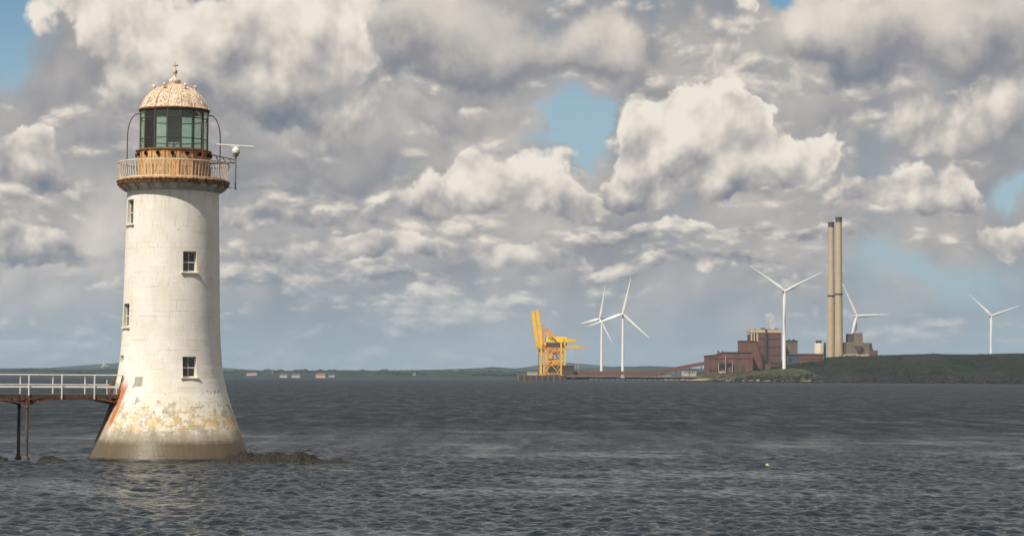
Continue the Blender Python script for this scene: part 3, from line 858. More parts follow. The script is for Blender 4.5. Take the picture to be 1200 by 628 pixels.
def water_mat(g):
    p = geo_pos(g)
    x, y, z = g.sep(p)
    dist = g.m('SQRT', x * x + y * y)
    q = g.comb(x, y, 0.0)
    slick = V(g, g.n('ShaderNodeAttribute', attribute_name='calm').outputs['Fac'])     # smoother water in current streaks
    grain = g.noise(g.comb(x * 0.30, y * 0.045, 5.0), 1.0, 6.0, 0.75, dim='2D')      # wave groups
    n1 = g.noise(q, 1.9, 3.0, 0.62)                        # chop
    n2 = g.noise(q, 6.5, 3.0, 0.6)                         # ripples
    far = g.smooth(dist, 65.0, 270.0)
    h = g.ma(n1, g.lin(far, 0, 1, 0.42, 1.0), n2 * g.lin(slick, 0, 1, 0.16, 0.05))
    gust = g.noise(g.comb(x * 0.006, y * 0.018, 3.0), 1.0, 3.0, 0.5, dim='2D')
    amp = g.lin(slick, 0, 1, 1.0, 0.35) * g.lin(gust, 0.3, 0.7, 0.8, 1.15)
    # unresolved chop far out: facets tilt this way and that in short-crested groups
    tn = g.noise(g.comb(x * 0.55, y * 0.075, 9.0), 1.0, 5.0, 0.72, dim='2D', col=True)
    tx, ty, _ = g.sep(tn)
    k = g.lin(far, 0, 1, 0.05, 0.34)
    gn = V(g, g.n('ShaderNodeNewGeometry').outputs['Normal'])
    chop = g.vm('NORMALIZE', g.vm('ADD', gn, g.comb((tx - 0.5) * k, (ty - 0.5) * k, 0.0)))
    body = g.mix(g.smooth(gust, 0.35, 0.65), (0.004, 0.012, 0.020), (0.005, 0.014, 0.023))
    return {'Base Color': body, 'Roughness': g.lin(far, 0, 1, 0.10, 0.52) * g.lin(slick, 0, 1, 1.0, 0.72) * g.lin(grain, 0.36, 0.64, 0.70, 1.28) * g.lin(gust, 0.3, 0.7, 0.95, 1.05), 'IOR': 1.333, 'Specular IOR Level': 0.5,
            'bump': (h * amp, 1.0, 0.46), 'bump_normal': chop}
M_WATER = principled('estuary_water', water_mat)

def build_water():
    an = np.concatenate([np.linspace(-180, -24, 24, endpoint=False), np.linspace(-24, -14.6, 24, endpoint=False),
                         np.linspace(-14.6, 14.6, 620, endpoint=False), np.linspace(14.6, 24, 24, endpoint=False), np.linspace(24, 180, 24)])
    ds = [0.3, 4.0, 12.0, 22.0, 32.0, 42.0, 50.0, 56.0]
    d = 61.0
    while d < 17000.0:
        ds.append(d)
        d += 0.125 * (max(d, 105.0) / 105.0) ** 1.75
    ds.append(17500.0)
    ds = np.array(ds)
    A, D = np.meshgrid(np.radians(an), ds)
    x = np.sin(A) * D; y = np.cos(A) * D
    cell = np.maximum(np.gradient(ds)[:, None] * np.ones_like(D), np.gradient(np.radians(an))[None, :] * D * 1.0)
    r = np.random.default_rng(5)
    z = np.zeros_like(x); ox = np.zeros_like(x); oy = np.zeros_like(x)
    # broad set of wind waves; calm streaks damp them
    damp = np.ones_like(x)
    for k in range(9):
        a, b = r.uniform(.004, .02), r.uniform(.03, .09)
        damp += 0.11 * np.sin(x * a * r.choice([-1, 1]) + y * b + r.uniform(0, 6.28))
    calm = np.clip((fbm(x / 11.0 + 3.1, y / 10.0, 21.0, 6) - 0.15) / 0.34, 0, 0.75) * np.clip((420 - D) / 200, 0, 1)
    bx, by = (x - 3.0) / 9.0, (y - 113.0) / 5.5              # a long slick in mid frame
    calm = np.clip(calm + np.clip(1.1 - np.hypot(bx, by) + 0.9 * fbm(x / 3.0, y / 2.0, 4.0, 4), 0, 1) * 0.8, 0, 1)
    damp = np.clip(damp, 0.5, 1.4) * (1 - 0.6 * calm)
    N = 72
    for k in range(N):
        lam = 0.36 * (12.0 / 0.36) ** (k / (N - 1)) * r.uniform(0.9, 1.1)
        th = R(200) + r.normal(0, 0.85)
        kx, ky = math.sin(th) * 2 * math.pi / lam, math.cos(th) * 2 * math.pi / lam
        amp = 0.0125 * lam ** 0.8 if lam < 0.95 else 0.0125 * 0.95 ** 0.8 * (0.95 / lam) ** 0.42
        fade = np.clip((lam / cell - 2.2) / 2.5, 0, 1)
        ph = kx * x + ky * y + r.uniform(0, 6.28)
        s = np.sin(ph) * amp * fade
        if lam > 2.5: s = s * (1 + 1.6 * np.clip((D - 140) / 400, 0, 1))
        z += s * damp
        c = np.cos(ph) * amp * fade * 0.6
        ox -= c * math.sin(th); oy -= c * math.cos(th)
    edge = np.clip((D - 56) / 8, 0, 1) * np.clip((24 - np.abs(np.degrees(A))) / 3, 0, 1)
    z *= edge; x = x + ox * edge * 0.9; y = y + oy * edge * 0.9
    nr, nc = x.shape
    me = bpy.data.meshes.new('water')
    co = np.stack([x, y, z], -1).reshape(-1, 3).astype(np.float32)
    i = np.arange(nr - 1)[:, None] * nc + np.arange(nc - 1)[None, :]
    quads = np.stack([i, i + 1, i + nc + 1, i + nc], -1).reshape(-1, 4)
    quads = quads[:, ::-1]
    me.vertices.add(len(co)); me.vertices.foreach_set('co', co.ravel())
    me.loops.add(quads.size); me.loops.foreach_set('vertex_index', quads.ravel().astype(np.int32))
    me.polygons.add(len(quads)); me.polygons.foreach_set('loop_start', (np.arange(len(quads)) * 4).astype(np.int32))
    me.polygons.foreach_set('loop_total', np.full(len(quads), 4, np.int32))
    me.polygons.foreach_set('use_smooth', np.ones(len(quads), bool))
    me.materials.append(M_WATER)
    at_ = me.attributes.new('calm', 'FLOAT', 'POINT'); at_.data.foreach_set('value', calm.ravel().astype(np.float32))
    me.update(calc_edges=True)
    o = link('water', me)
    tag(o, 'dark choppy estuary water', kind='structure')
    print('water quads', len(quads))
build_water()

# ------------------------------------------------------------------ footbridge to the tower
M_BWHITE = weathered('bridge_white_paint', (0.80, 0.79, 0.76), (0.70, 0.68, 0.64), (0.40, 0.24, 0.13), 3.0, 0.35, 0.45, bump=0.05)
M_BGIRD = weathered('rusted_girder', (0.11, 0.048, 0.026), (0.05, 0.03, 0.024), (0.24, 0.10, 0.05), 2.2, 0.55, 0.85)
M_BDECK = weathered('weathered_deck_timber', (0.06, 0.062, 0.045), (0.085, 0.075, 0.055), (0.14, 0.065, 0.035), 2.0, 0.4, 0.85)
M_LEG = weathered('seaweed_stained_column', (0.085, 0.06, 0.045), (0.05, 0.04, 0.035), (0.16, 0.10, 0.06), 1.6, 0.4, 0.7)

def build_bridge():
    nl = ground(30.8, 539.0); fl = ground(20.6, 536.5)
    A = R(25.0)
    ax = Vector((math.cos(A), math.sin(A), 0))            # towards the tower
    tr = Vector((-math.sin(A), math.cos(A), 0))           # towards the far side
    w = (fl - nl).dot(tr)
    w = min(max(w, 1.3), 2.2)
    mid = nl + tr * (w / 2)
    s = nl.y / F_PX
    rz = A
    br = empty('footbridge', mid, rz)                      # local x: towards the tower, local y: far side
    tag(br, 'narrow rusty footbridge with white handrails joining the lighthouse at the left', 'bridge')
    zt = at(31, 438.8, nl.y).z                            # handrail height
    zd = at(31, 461.8, nl.y).z                            # deck top
    # length to the tower wall
    to = LH_C - mid
    L = to.dot(ax) - tower_r(zd) * 0.93
    X0, X1 = -15.5, L + 0.12
    hw = w / 2
    # deck planks
    pw = 0.24
    n = int((X1 - X0) / pw)
    me = MB().box((0, 0, 0), (pw - .012, w + .06, .05), bev=.006).mesh('deck_plank', M_BDECK)
    for k in range(n):
        o = link('deck_plank', me, br); o.location = (X0 + pw * (k + .5), 0, zd - .025 + random.uniform(-.004, .004))
    # longitudinal girders and arched ribs
    span = L + .1
    for sy in (-1, 1):
        y = sy * (hw - .02)
        MB().box2((X0, y - .05, zd - .24), (X1, y + .05, zd - .055)).build('edge_girder', M_BGIRD, br)
        for (a, b) in ((0.0, L), (-7.3, 0.0), (-14.6, -7.3)):
            vs, fs = [], []
            K = 16
            for k in range(K + 1):
                t = k / K
                x = a + (b - a) * t
                drop = 0.60 * (2 * t - 1) ** 4 * .55 + 0.33 * (2 * t - 1) ** 2
                zb = zd - .30 - drop * .60
                for yy in (y - .035, y + .035):
                    vs += [(x, yy, zb), (x, yy, zb + .09 + .05 * abs(2 * t - 1))]
            for k in range(K):
                i = k * 4
                for q in ((0, 1, 5, 4), (2, 6, 7, 3), (1, 3, 7, 5), (0, 4, 6, 2)): fs.append(tuple(i + c for c in q))
            fs += [(0, 2, 3, 1), (K * 4, K * 4 + 1, K * 4 + 3, K * 4 + 2)]
            MB().add(vs, fs).build('arched_rib', M_BGIRD, br)
            for t in (.06, .14, .24, .76, .86, .94):
                x = a + (b - a) * t
                drop = 0.60 * (2 * t - 1) ** 4 * .55 + 0.33 * (2 * t - 1) ** 2
                zb = zd - .30 - drop * .60 + .08
                if zd - .24 - zb > .04:
                    MB().box2((x - .03, y - .03, zb), (x + .03, y + .03, zd - .235)).build('spandrel_strut', M_BGIRD, br)
    # trestles
    for x in (0.0, -7.3, -14.6):
        for sy in (-1, 1):
            y = sy * hw
            leg = empty('leg', (x, y, 0), 0, br)
            MB().lathe([(.105, -1.6), (.105, 0.05), (.098, zd - .75), (.10, zd - .35)], 14).build('column', M_LEG, leg)
            MB().lathe([(.15, zd - .82), (.15, zd - .76), (.10, zd - .74)], 14).build('collar', M_BGIRD, leg)
            MB().lathe([(.20, -1.6), (.20, .10), (.13, .22), (.10, .24)], 14).build('footing', M_LEG, leg)
        MB().box2((x - .09, -hw - .12, zd - .56), (x + .09, hw + .12, zd - .36)).build('cross_beam', M_BGIRD, br)
        for sx in (-1, 1):
            MB().bar((x, -hw, zd - .60), (x + sx * .62, -hw, zd - .26), .07).build('knee_brace', M_BGIRD, br)
            MB().bar((x, hw, zd - .60), (x + sx * .62, hw, zd - .26), .07).build('knee_brace', M_BGIRD, br)
    # handrails
    for sy, zm in ((-1, at(31, 453.0, nl.y).z), (1, at(31, 450.4, nl.y).z)):
        y = sy * (hw + .02)
        rail = empty('handrail', (0, 0, 0), 0, br)
        MB().box2((X0, y - .03, zt - .035), (X1 - .08, y + .03, zt + .035), bev=.01).build('top_rail', M_BWHITE, rail)
        th = .055 if sy < 0 else .035
        MB().box2((X0, y - .022, zm - th), (X1 - .35, y + .022, zm + th), bev=.008).build('middle_rail', M_BWHITE, rail)
        zlow = zd - (.30 if sy < 0 else .10)
        me = MB().box2((-.034, -.034, zlow), (.034, .034, zt - .036), bev=.006).mesh('post', M_BWHITE)
        k = 0
        x = 0.06 if sy < 0 else 0.06
        xs = [x + 2.02 * q for q in range(-8, 4)]
        for xx in xs:
            if X0 < xx < X1 - .9:
                o = link('post', me, rail); o.location = (xx, y + sy * .066, 0)
                if sy < 0 and abs(xx - .06) < .01:
                    o2 = MB().box2((xx - .055, y - .15, zd - .66), (xx + .055, y - .102, zd - .06)).build('rusty_post_plate', M_RUST, rail)
        # stay where the rail meets the wall
        MB().bar((X1 - .10, y, zt), (X1 - .42, y, zd - .2), .085, .05, up=(0, 1, 0)).build('end_stay', M_RUST, rail)
        MB().bar((X1 - .52, y, zt - .3), (X1 - .50, y, zd), .05, .05, up=(0, 1, 0)).build('end_post', M_BWHITE, rail)
    # landing bracket against the tower
    MB().prism([(L - 1.5, zd - .34), (L + .28, zd - .34), (L + .20, zd - .72), (L - .05, zd - .66)], -hw + .05, -hw + .17).build('landing_bracket', M_BGIRD, br)
    MB().prism([(L - 1.5, zd - .34), (L + .28, zd - .34), (L + .20, zd - .72), (L - .05, zd - .66)], hw - .17, hw - .05).build('landing_bracket', M_BGIRD, br)
build_bridge()

# ------------------------------------------------------------------ rocks at the waterline
def rock_mat(g):
    p = geo_pos(g)
    x, y, z = g.sep(p)
    n = g.noise(p, 2.2, 6.0, 0.65); f = g.noise(p, 9.0, 4.0, 0.6)
    c = g.mix(g.smooth(n, 0.35, 0.65), (0.006, 0.005, 0.003), (0.018, 0.014, 0.007))
    c = g.mix(g.smooth(f, 0.52, 0.68) * 0.7, c, (0.034, 0.027, 0.012))
    wet = g.smooth(z, 0.16, 0.05)
    c = g.mix(wet * 0.8, c, (0.012, 0.011, 0.009))
    return {'Base Color': c, 'Roughness': g.lin(wet, 0, 1, 0.75, 0.3), 'bump': (g.ma(f, 0.6, n), 1.0, 0.12)}
M_ROCK = principled('weed_covered_rock', rock_mat)
from mathutils import noise as mnoise
def rock(name, c, lx, ly, h, seed, label, prof=None, rz=0.0, group=None):
    nx, ny = 150, 44
    vs, fs = [], []
    for j in range(ny + 1):
        for i in range(nx + 1):
            u, v = i / nx * 2 - 1, j / ny * 2 - 1
            e = max(0.0, 1 - u * u - v * v * (1 - .15 * u)) ** 0.5
            hh = prof(u) if prof else 1.0
            p = Vector((u * lx, v * ly, seed * 5.1))
            nn = mnoise.fractal(p * 0.9, 1.0, 2.0, 5) * 0.42 + mnoise.fractal(p * 2.8, 0.9, 2.0, 5) * 0.20 + (0.5 - abs(mnoise.noise(p * 1.9))) * .25 + (0.3 - abs(mnoise.noise(p * 5.3))) * .22
            z = (e * hh * (0.95 + nn) + nn * 0.10) * h - 0.22 * h - 0.5 * (1 - min(1, e * 3))
            vs.append((u * lx * (1 + .02 * nn), v * ly, z))
    for j in range(ny):
        for i in range(nx):
            a = j * (nx + 1) + i
            fs.append((a, a + 1, a + nx + 2, a + nx + 1))
    o = MB().add(vs, fs, False).build(name, M_ROCK)
    o.location = c; o.rotation_euler[2] = rz
    tag(o, label, 'rock', group)
    return o
def p1(u):
    return float(np.interp(u, [-1, -.75, -.45, -.2, 0, .2, .38, .48, .6, .8, 1], [.35, .75, 1.0, .95, .80, .85, .66, .50, .50, .42, .3]))
c = ground(330, 543.5); c.y += 1.0; c.z = 0
rock('shore_rock', c, 5.5, 1.8, 0.74, 1.0, 'long low brown weed-covered rock lying at the right foot of the lighthouse', p1)
c = ground(60, 541.5); c.z = 0; c.y += .5
rock('shore_rock', c, 1.0, .7, .36, 2.0, 'small dark rock just breaking the water left of the tower base')
c = ground(-1, 541.0); c.z = 0; c.y += .5
rock('shore_rock', c, .5, .6, .34, 3.0, 'tiny dark rock at the left edge beside the bridge columns')

# floats on the water
M_FLOAT = weathered('yellow_float', (0.62, 0.45, 0.13), (0.56, 0.44, 0.20), (0.4, 0.3, 0.15), 3.0, 0.3, 0.4)
def buoy(px, py, r, label, kind):
    c = ground(px, py, 0.0)
    b = empty('mooring_buoy', c)
    tag(b, label, 'buoy', 'buoys in mid channel')
    MB().lathe([(.001, -.5 * r), (.6 * r, -.45 * r), (.95 * r, -.1 * r), (r, .15 * r), (.85 * r, .55 * r), (.5 * r, .85 * r), (.18 * r, .98 * r), (.14 * r, 1.15 * r), (.001, 1.17 * r)], 18).build('float', M_FLOAT, b)
    ringp = [(.0 + .16 * r * math.cos(t), 0, 1.2 * r + .16 * r * math.sin(t)) for t in np.linspace(0, 2 * math.pi, 13)]
    MB().tube(ringp, .035 * r, 5).build('lifting_ring', M_STEEL, b)
buoy(899, 546.3, .15, 'larger pale yellow buoy floating alone in the open water', 0)
buoy(888.5, 546.2, .08, 'smaller yellow buoy just left of the larger one in open water', 1)

# ------------------------------------------------------------------ headland, quay and far shores
def smooth01(t):
    t = np.clip(t, 0, 1); return t * t * (3 - 2 * t)
def grid_mesh(name, x, y, z, mat):
    nr, nc = x.shape
    me = bpy.data.meshes.new(name)
    co = np.stack([x, y, z], -1).reshape(-1, 3)
    i = np.arange(nr - 1)[:, None] * nc + np.arange(nc - 1)[None, :]
    q = np.stack([i, i + 1, i + nc + 1, i + nc], -1).reshape(-1, 4)
    me.from_pydata(co.tolist(), [], q.tolist())
    me.polygons.foreach_set('use_smooth', np.ones(len(q), bool))
    me.materials.append(mat); me.update()
    return me

def land_mat(name, cols, field, cliff=None, cliff_h=0.0, seed=0.0):
    """fields parted by hedges; bare rock low on the seaward face"""
    def f(g):
        p = geo_pos(g); x, y, z = g.sep(p)
        q = g.comb(x * field, y * field * 0.55, seed)
        q = g.vm('ADD', q, g.vm('MULTIPLY', g.noise(g.comb(x * field * 2, y * field, seed), 1.0, 3.0, 0.5, col=True), (0.35, 0.35, 0.0)))
        cell = V(g, [n for n in [g.n('ShaderNodeTexVoronoi', voronoi_dimensions='2D', feature='F1')] if not g.put(n.inputs['Vector'], q)][0].outputs['Color'])
        cr, cg, cb = g.sep(cell)
        c = g.ramp(cr, [(0.0, cols[0]), (0.35, cols[1]), (0.7, cols[2]), (1.0, cols[3])])
        ed = g.n('ShaderNodeTexVoronoi', voronoi_dimensions='2D', feature='DISTANCE_TO_EDGE'); g.put(ed.inputs['Vector'], q)
        hedge = g.smooth(V(g, ed.outputs['Distance']), 0.055, 0.03)
        c = g.mix(hedge * 0.8, c, (0.022, 0.030, 0.014))
        n = g.noise(p, field * 9.0, 5.0, 0.65)
        c = g.mix(g.smooth(n, 0.50, 0.72) * 0.7, c, (0.030, 0.034, 0.016))
        if cliff is not None:
            ck = g.noise(g.comb(x * 0.05, y * 0.02, z * 0.12), 1.0, 5.0, 0.65)
            rockc = g.mix(ck, cliff, tuple(k * 2.2 for k in cliff))
            lim = z + (g.noise(g.comb(x * 0.012, y * 0.012, 0.0), 1.0, 5.0, 0.65) - 0.5) * cliff_h * 4.5
            c = g.mix(g.smooth(lim, cliff_h * 1.1, cliff_h * 0.6), c, rockc)
            c = g.mix(g.smooth(z, 3.2, 1.2), c, (0.020, 0.018, 0.014))
        return {'Base Color': c, 'Roughness': 0.95, 'Specular IOR Level': 0.1}
    return principled(name, f)
M_HEAD = land_mat('cloud_shaded_headland', [(0.007, 0.010, 0.004), (0.021, 0.016, 0.008), (0.009, 0.014, 0.005), (0.027, 0.020, 0.011)], 0.006, (0.017, 0.014, 0.011), 10.0, 1.0)  # cloud shadow over the headland is put into these darkened ground colours
M_GRASS = land_mat('sunlit_rough_grass', [(0.040, 0.048, 0.015), (0.070, 0.062, 0.028), (0.032, 0.042, 0.012), (0.10, 0.082, 0.044)], 0.03, (0.16, 0.13, 0.09), 4.0, 4.0)
M_FAR = land_mat('far_fields', [(0.022, 0.030, 0.026), (0.036, 0.041, 0.036), (0.018, 0.026, 0.022), (0.050, 0.052, 0.046)], 0.0035, None, 0, 2.0)
M_HILL = land_mat('far_hill', [(0.028, 0.036, 0.026), (0.042, 0.045, 0.034), (0.026, 0.034, 0.026), (0.048, 0.047, 0.038)], 0.0016, None, 0, 3.0)

def sea_y(px, D): return 442.0 + (px - 600.0) * math.tan(ROLL) + CAM_Z * F_PX / D
def h_at(px, py, D): return at(px, py, D).z

def land_strip(name, mat, D, prof, depth, label, kind='structure', cat=None, nx=420, nd=26, front=120.0, rough=0.06, seed=1.0, cliff=0.25, back_rise=0.0, wob=60.0):
    """prof: [(photo x, photo y of the skyline)] for a shore at distance D; the ground climbs from the water to that height"""
    px = np.array([p for p, _ in prof], float); hh = np.array([max(-3.0, h_at(p, y, D + front)) for p, y in prof])
    xs = np.linspace(at(px[0], 440, D).x, at(px[-1], 440, D).x, nx)
    xw = np.array([at(p, 440, D).x for p in px])
    H = np.interp(xs, xw, hh)
    t = np.concatenate([np.linspace(-.15, 1.0, nd), 1.0 + np.geomspace(.05, 1, 10) * (depth / front - 1)])
    X, T = np.meshgrid(xs, t)
    persp = (D + T * front) / D
    shore = fbm(xs / 160.0, xs * 0, seed, 5) * wob
    Y = D + T * front + shore[None, :] * np.clip(1.3 - T, 0, 1) + (np.abs(fbm(X / 38.0, T * 2.0, seed + 6, 4)) * wob * 0.55) * np.clip(1 - T, 0, 1)
    cl = np.clip(cliff * (1 + 1.5 * fbm(xs / 60.0, xs * 0 + 3, seed + 4, 5)), .02, .9)[None, :]
    rise = cl * smooth01((T + .02) / .10) + (1 - cl) * smooth01(T / 1.0)
    nz = fbm(X / 45.0, Y / 70.0, seed + 9, 5)
    Z = H[None, :] * rise * (1 + nz * rough * 3 * np.clip(1 - T, 0, 1)) + nz * np.clip(T * 6, 0, 1) * np.clip(H[None, :], 0, 40) * rough
    Z = np.where(T < 0, -4.0, Z)
    Z += np.clip(T - 1, 0, None) * back_rise
    o = link(name, grid_mesh(name, X * 1.0, Y, Z, mat))
    tag(o, label, cat, kind=kind)
    return o

D_HEAD = 3150.0
head_prof = [(846, 446.5), (855, 441), (866, 435.5), (880, 433.5), (892, 432.8), (906, 431.5), (918, 429.5), (934, 427.5), (950, 425), (969, 422), (984, 419.5), (1004, 417.6), (1038, 417.0),
             (1075, 416.2), (1100, 415.6), (1150, 415.2), (1200, 414.6), (1320, 413.5), (1420, 416), (1500, 424)]
land_strip('headland', M_HEAD, D_HEAD, head_prof, 700.0, 'headland coloured dark for the cloud shadow over it', nx=520, nd=34, front=210.0, rough=0.05, seed=2.0, cliff=0.34, wob=45)
# sunlit low ground in front of the power station
low_prof = [(806, 446.0), (824, 443.0), (835, 440.5), (850, 437.5), (870, 436.0), (890, 435.0), (915, 433.5), (935, 431.0), (950, 431.5), (962, 437), (974, 443), (984, 449)]
land_strip('low_shore', M_GRASS, 3090.0, low_prof, 620.0, 'sunlit grassy shore below the power station', nx=200, nd=22, front=70.0, rough=0.12, seed=5.0, cliff=0.45, wob=16)

# far shores
far_a = [(-220, 433), (-60, 433.2), (0, 433.4), (60, 432.6), (150, 433.6), (255, 434.2), (300, 434.6), (345, 433.8), (400, 433.6), (450, 434.5), (520, 434.4), (560, 434.8), (605, 436.0), (650, 437.5), (700, 438.2), (760, 438.5), (830, 440), (900, 441)]
land_strip('far_shore', M_FAR, 6300.0, far_a, 3200.0, 'far low shore of fields across the estuary', nx=500, nd=20, front=420.0, rough=0.10, seed=7.0, cliff=0.12, wob=120)
far_b = [(-220, 430), (0, 431.5), (100, 431.8), (250, 434.5), (420, 434.0), (480, 433.5), (540, 432.0), (575, 429.8), (600, 431.5), (640, 432.5), (690, 431.5), (740, 429.5), (780, 428.8), (810, 430.5), (860, 433), (950, 436)]
land_strip('far_ridge', M_FAR, 8600.0, far_b, 2500.0, 'low wooded ridge behind the far shore', nx=400, nd=16, front=700.0, rough=0.08, seed=8.0, cliff=0.05, wob=100)
far_c = [(-220, 430), (-60, 431), (0, 430.5), (25, 428.5), (60, 426.0), (95, 424.2), (125, 424.6), (150, 426.2), (200, 430), (270, 434.5), (420, 437), (560, 436), (610, 431), (640, 427.0), (672, 424.8), (700, 426.5), (740, 430.5), (800, 433), (900, 438)]
land_strip('far_hills', M_HILL, 12500.0, far_c, 2500.0, 'hazy blue hills on the horizon', nx=360, nd=16, front=1500.0, rough=0.05, seed=3.0, cliff=0.03, wob=100)

# hedges and woods on the far shore read as dark masses
M_WOOD = principled('far_wood_foliage', lambda g: {'Base Color': g.mix(g.noise(geo_pos(g), 0.03, 4.0, 0.6), (0.012, 0.019, 0.010), (0.028, 0.037, 0.019)), 'Roughness': 0.95})
def far_wood():
    m = MB(); rr = random.Random(12)
    ico = []
    bm = bmesh.new(); bmesh.ops.create_icosphere(bm, subdivisions=1, radius=1.0); bm.verts.index_update()
    iv = [v.co.copy() for v in bm.verts]; jf = [tuple(v.index for v in f.verts) for f in bm.faces]; bm.free()
    px = -60.0
    while px < 640:
        dens = 0.5 + 0.5 * math.sin(px * .045) + 0.3 * math.sin(px * .13 + 1)
        if rr.random() < 0.38 + .35 * dens:
            D = rr.uniform(6500, 6720); 
            H = np.interp(px, [p for p, _ in far_a], [y for _, y in far_a])
            z = h_at(px, H, D)
            x = at(px, 440, D).x
            zz = z * (0.15 + 0.8 * ((D - 6300) / 420.0)) - 2
            for q in range(rr.randint(2, 5)):
                s = rr.uniform(3.5, 7.5)
                cx, cy = x + rr.uniform(-14, 14), D + rr.uniform(-20, 20)
                m.add([(cx + v.x * s * 1.7 * rr.uniform(.8, 1.3), cy + v.y * s, zz + s * .5 + v.z * s * rr.uniform(.6, .95)) for v in iv], jf, False)
        px += rr.uniform(1.2, 3.6)
    o = m.build('far_woods', M_WOOD)
    tag(o, 'dark line of hedges and woods along the far shore', kind='stuff')
far_wood()

# gorse, bushes and shore boulders on the headland: too many and too small to tell apart
def headland_scrub():
    rr = random.Random(21)
    bm = bmesh.new(); bmesh.ops.create_icosphere(bm, subdivisions=1, radius=1.0); bm.verts.index_update()
    iv = [v.co.copy() for v in bm.verts]; jf = [tuple(v.index for v in f.verts) for f in bm.faces]; bm.free()
    dg = bpy.context.evaluated_depsgraph_get()
    surf = [bpy.data.objects['headland'], bpy.data.objects['low_shore']]
    def drop(x, y):
        best = None
        for o in surf:
            ok, loc, nor, i = o.ray_cast(Vector((x, y, 300)), Vector((0, 0, -1)))
            if ok and (best is None or loc.z > best): best = loc.z
        return best
    m = MB(); k = 0
    hedges = [(rr.uniform(900, 1200), rr.uniform(20, 190), rr.uniform(-.9, .9), rr.uniform(40, 160)) for _ in range(11)]
    pts = []
    for hx, hd, sl, ln in hedges:                        # field hedges running up and across the slope
        x0 = at(hx, 440, D_HEAD).x
        n = int(ln / 3.5)
        for q in range(n):
            t = q / n
            pts.append((x0 + ln * t * math.cos(sl) + rr.uniform(-2, 2), D_HEAD + hd + ln * t * math.sin(sl) + rr.uniform(-2, 2), rr.uniform(.7, 1.5)))
    for _ in range(170):                                  # scattered gorse
        pts.append((at(rr.uniform(835, 1215), 440, D_HEAD).x, D_HEAD + rr.uniform(-55, 215), rr.uniform(.5, 1.3) * (1.6 if rr.random() < .1 else 1)))
    for x, y, s in pts:
        z = drop(x, y)
        if z is None or z < 3.0: continue
        for q in range(rr.randint(1, 2)):
            a, b, c_ = rr.uniform(1.0, 2.0), rr.uniform(.8, 1.4), rr.uniform(.6, 1.1)
            ox, oy = rr.uniform(-s, s), rr.uniform(-s, s)
            m.add([(x + ox + v.x * s * a * rr.uniform(.75, 1.25), y + oy + v.y * s * b, z + s * .25 + v.z * s * c_ * rr.uniform(.75, 1.25)) for v in iv], jf)
    o = m.build('gorse_scrub', M_SCRUB, recalc=False)
    tag(o, 'dark gorse and hedges over the headland', kind='stuff')
    m = MB()
    for _ in range(1100):
        x = at(rr.uniform(812, 1225), 440, D_HEAD).x
        y = D_HEAD - 95
        z = None
        for q in range(40):
            z = drop(x, y)
            if z is not None and z > .2: break
            y += 4.0
        if z is None or z < .2: continue
        y += rr.uniform(-2, 9) * rr.random(); s = rr.uniform(.7, 2.4); zz = drop(x, y) or z
        if zz > 14: zz = z
        m.add([(x + v.x * s * rr.uniform(.8, 1.8), y + v.y * s, max(zz, 0.2) + v.z * s * rr.uniform(.4, .9)) for v in iv], jf)
    o = m.build('shore_boulders', M_BOULD, recalc=False)
    tag(o, 'dark boulders along the headland shore', kind='stuff')
M_SCRUB = principled('gorse_foliage', lambda g: {'Base Color': g.mix(g.noise(geo_pos(g), 0.05, 4.0, 0.6), (0.006, 0.009, 0.003), (0.022, 0.024, 0.009)), 'Roughness': 0.95})
M_BOULD = principled('shore_stone', lambda g: {'Base Color': g.mix(g.noise(geo_pos(g), 0.07, 4.0, 0.6), (0.008, 0.007, 0.005), (0.034, 0.027, 0.019)), 'Roughness': 0.9})
headland_scrub()

# ------------------------------------------------------------------ power station
def cladding(name, c, rib=0.25, var=0.45, stain=(0.05, 0.04, 0.035)):
    def f(g):
        p = geo_pos(g); x, y, z = g.sep(p)
        n = g.noise(g.comb(x * 0.05, y * 0.05, z * 0.02), 1.0, 5.0, 0.6)
        s = g.noise(g.comb(x * 0.35, y * 0.35, z * 0.015), 1.0, 4.0, 0.6)
        pan = g.n('ShaderNodeTexWhiteNoise', noise_dimensions='3D')
        g.put(pan.inputs['Vector'], g.comb(g.m('FLOOR', x / 7.0), g.m('FLOOR', y / 7.0), g.m('FLOOR', z / 11.0)))
        col = g.mix(V(g, pan.outputs['Value']) * var, c, tuple(k * 0.62 for k in c))
        col = g.mix(g.smooth(n, 0.4, 0.7) * 0.45, col, tuple(min(1, k * 1.25) for k in c))
        col = g.mix(g.smooth(s, 0.55, 0.75) * 0.5, col, stain)
        seam = g.mx(g.smooth(g.abs(g.m('FRACT', x / 7.0) - 0.5), 0.44, 0.49), g.smooth(g.abs(g.m('FRACT', z / 11.0) - 0.5), 0.46, 0.49) * 0.7)
        col = g.mix(seam * rib * 1.6, col, tuple(k * 0.35 for k in c))
        return {'Base Color': col, 'Roughness': 0.7}
    return principled(name, f)
M_BROWN = cladding('brown_cladding', (0.150, 0.064, 0.044))
M_BROWN2 = cladding('dark_brown_cladding', (0.090, 0.046, 0.038))
M_CREAM = cladding('cream_parapet', (0.52, 0.40, 0.24), var=0.12)
M_GREYB = cladding('grey_brown_cladding', (0.20, 0.150, 0.105))
M_CONC = cladding('buff_concrete', (0.48, 0.372, 0.245), var=0.14, stain=(0.26, 0.19, 0.12))
M_DKST = cladding('shaded_steel', (0.075, 0.060, 0.052))
M_CAP = cladding('sooty_chimney_top', (0.17, 0.125, 0.09), var=0.15)
M_BLUE = cladding('blue_grey_cladding', (0.060, 0.085, 0.12))
M_SILO = cladding('pale_silo_steel', (0.52, 0.47, 0.38), var=0.12)
M_PALE = cladding('white_render', (0.42, 0.41, 0.39), var=0.08, stain=(0.45, 0.42, 0.36))
M_SLATE = cladding('slate_roof', (0.10, 0.095, 0.095))
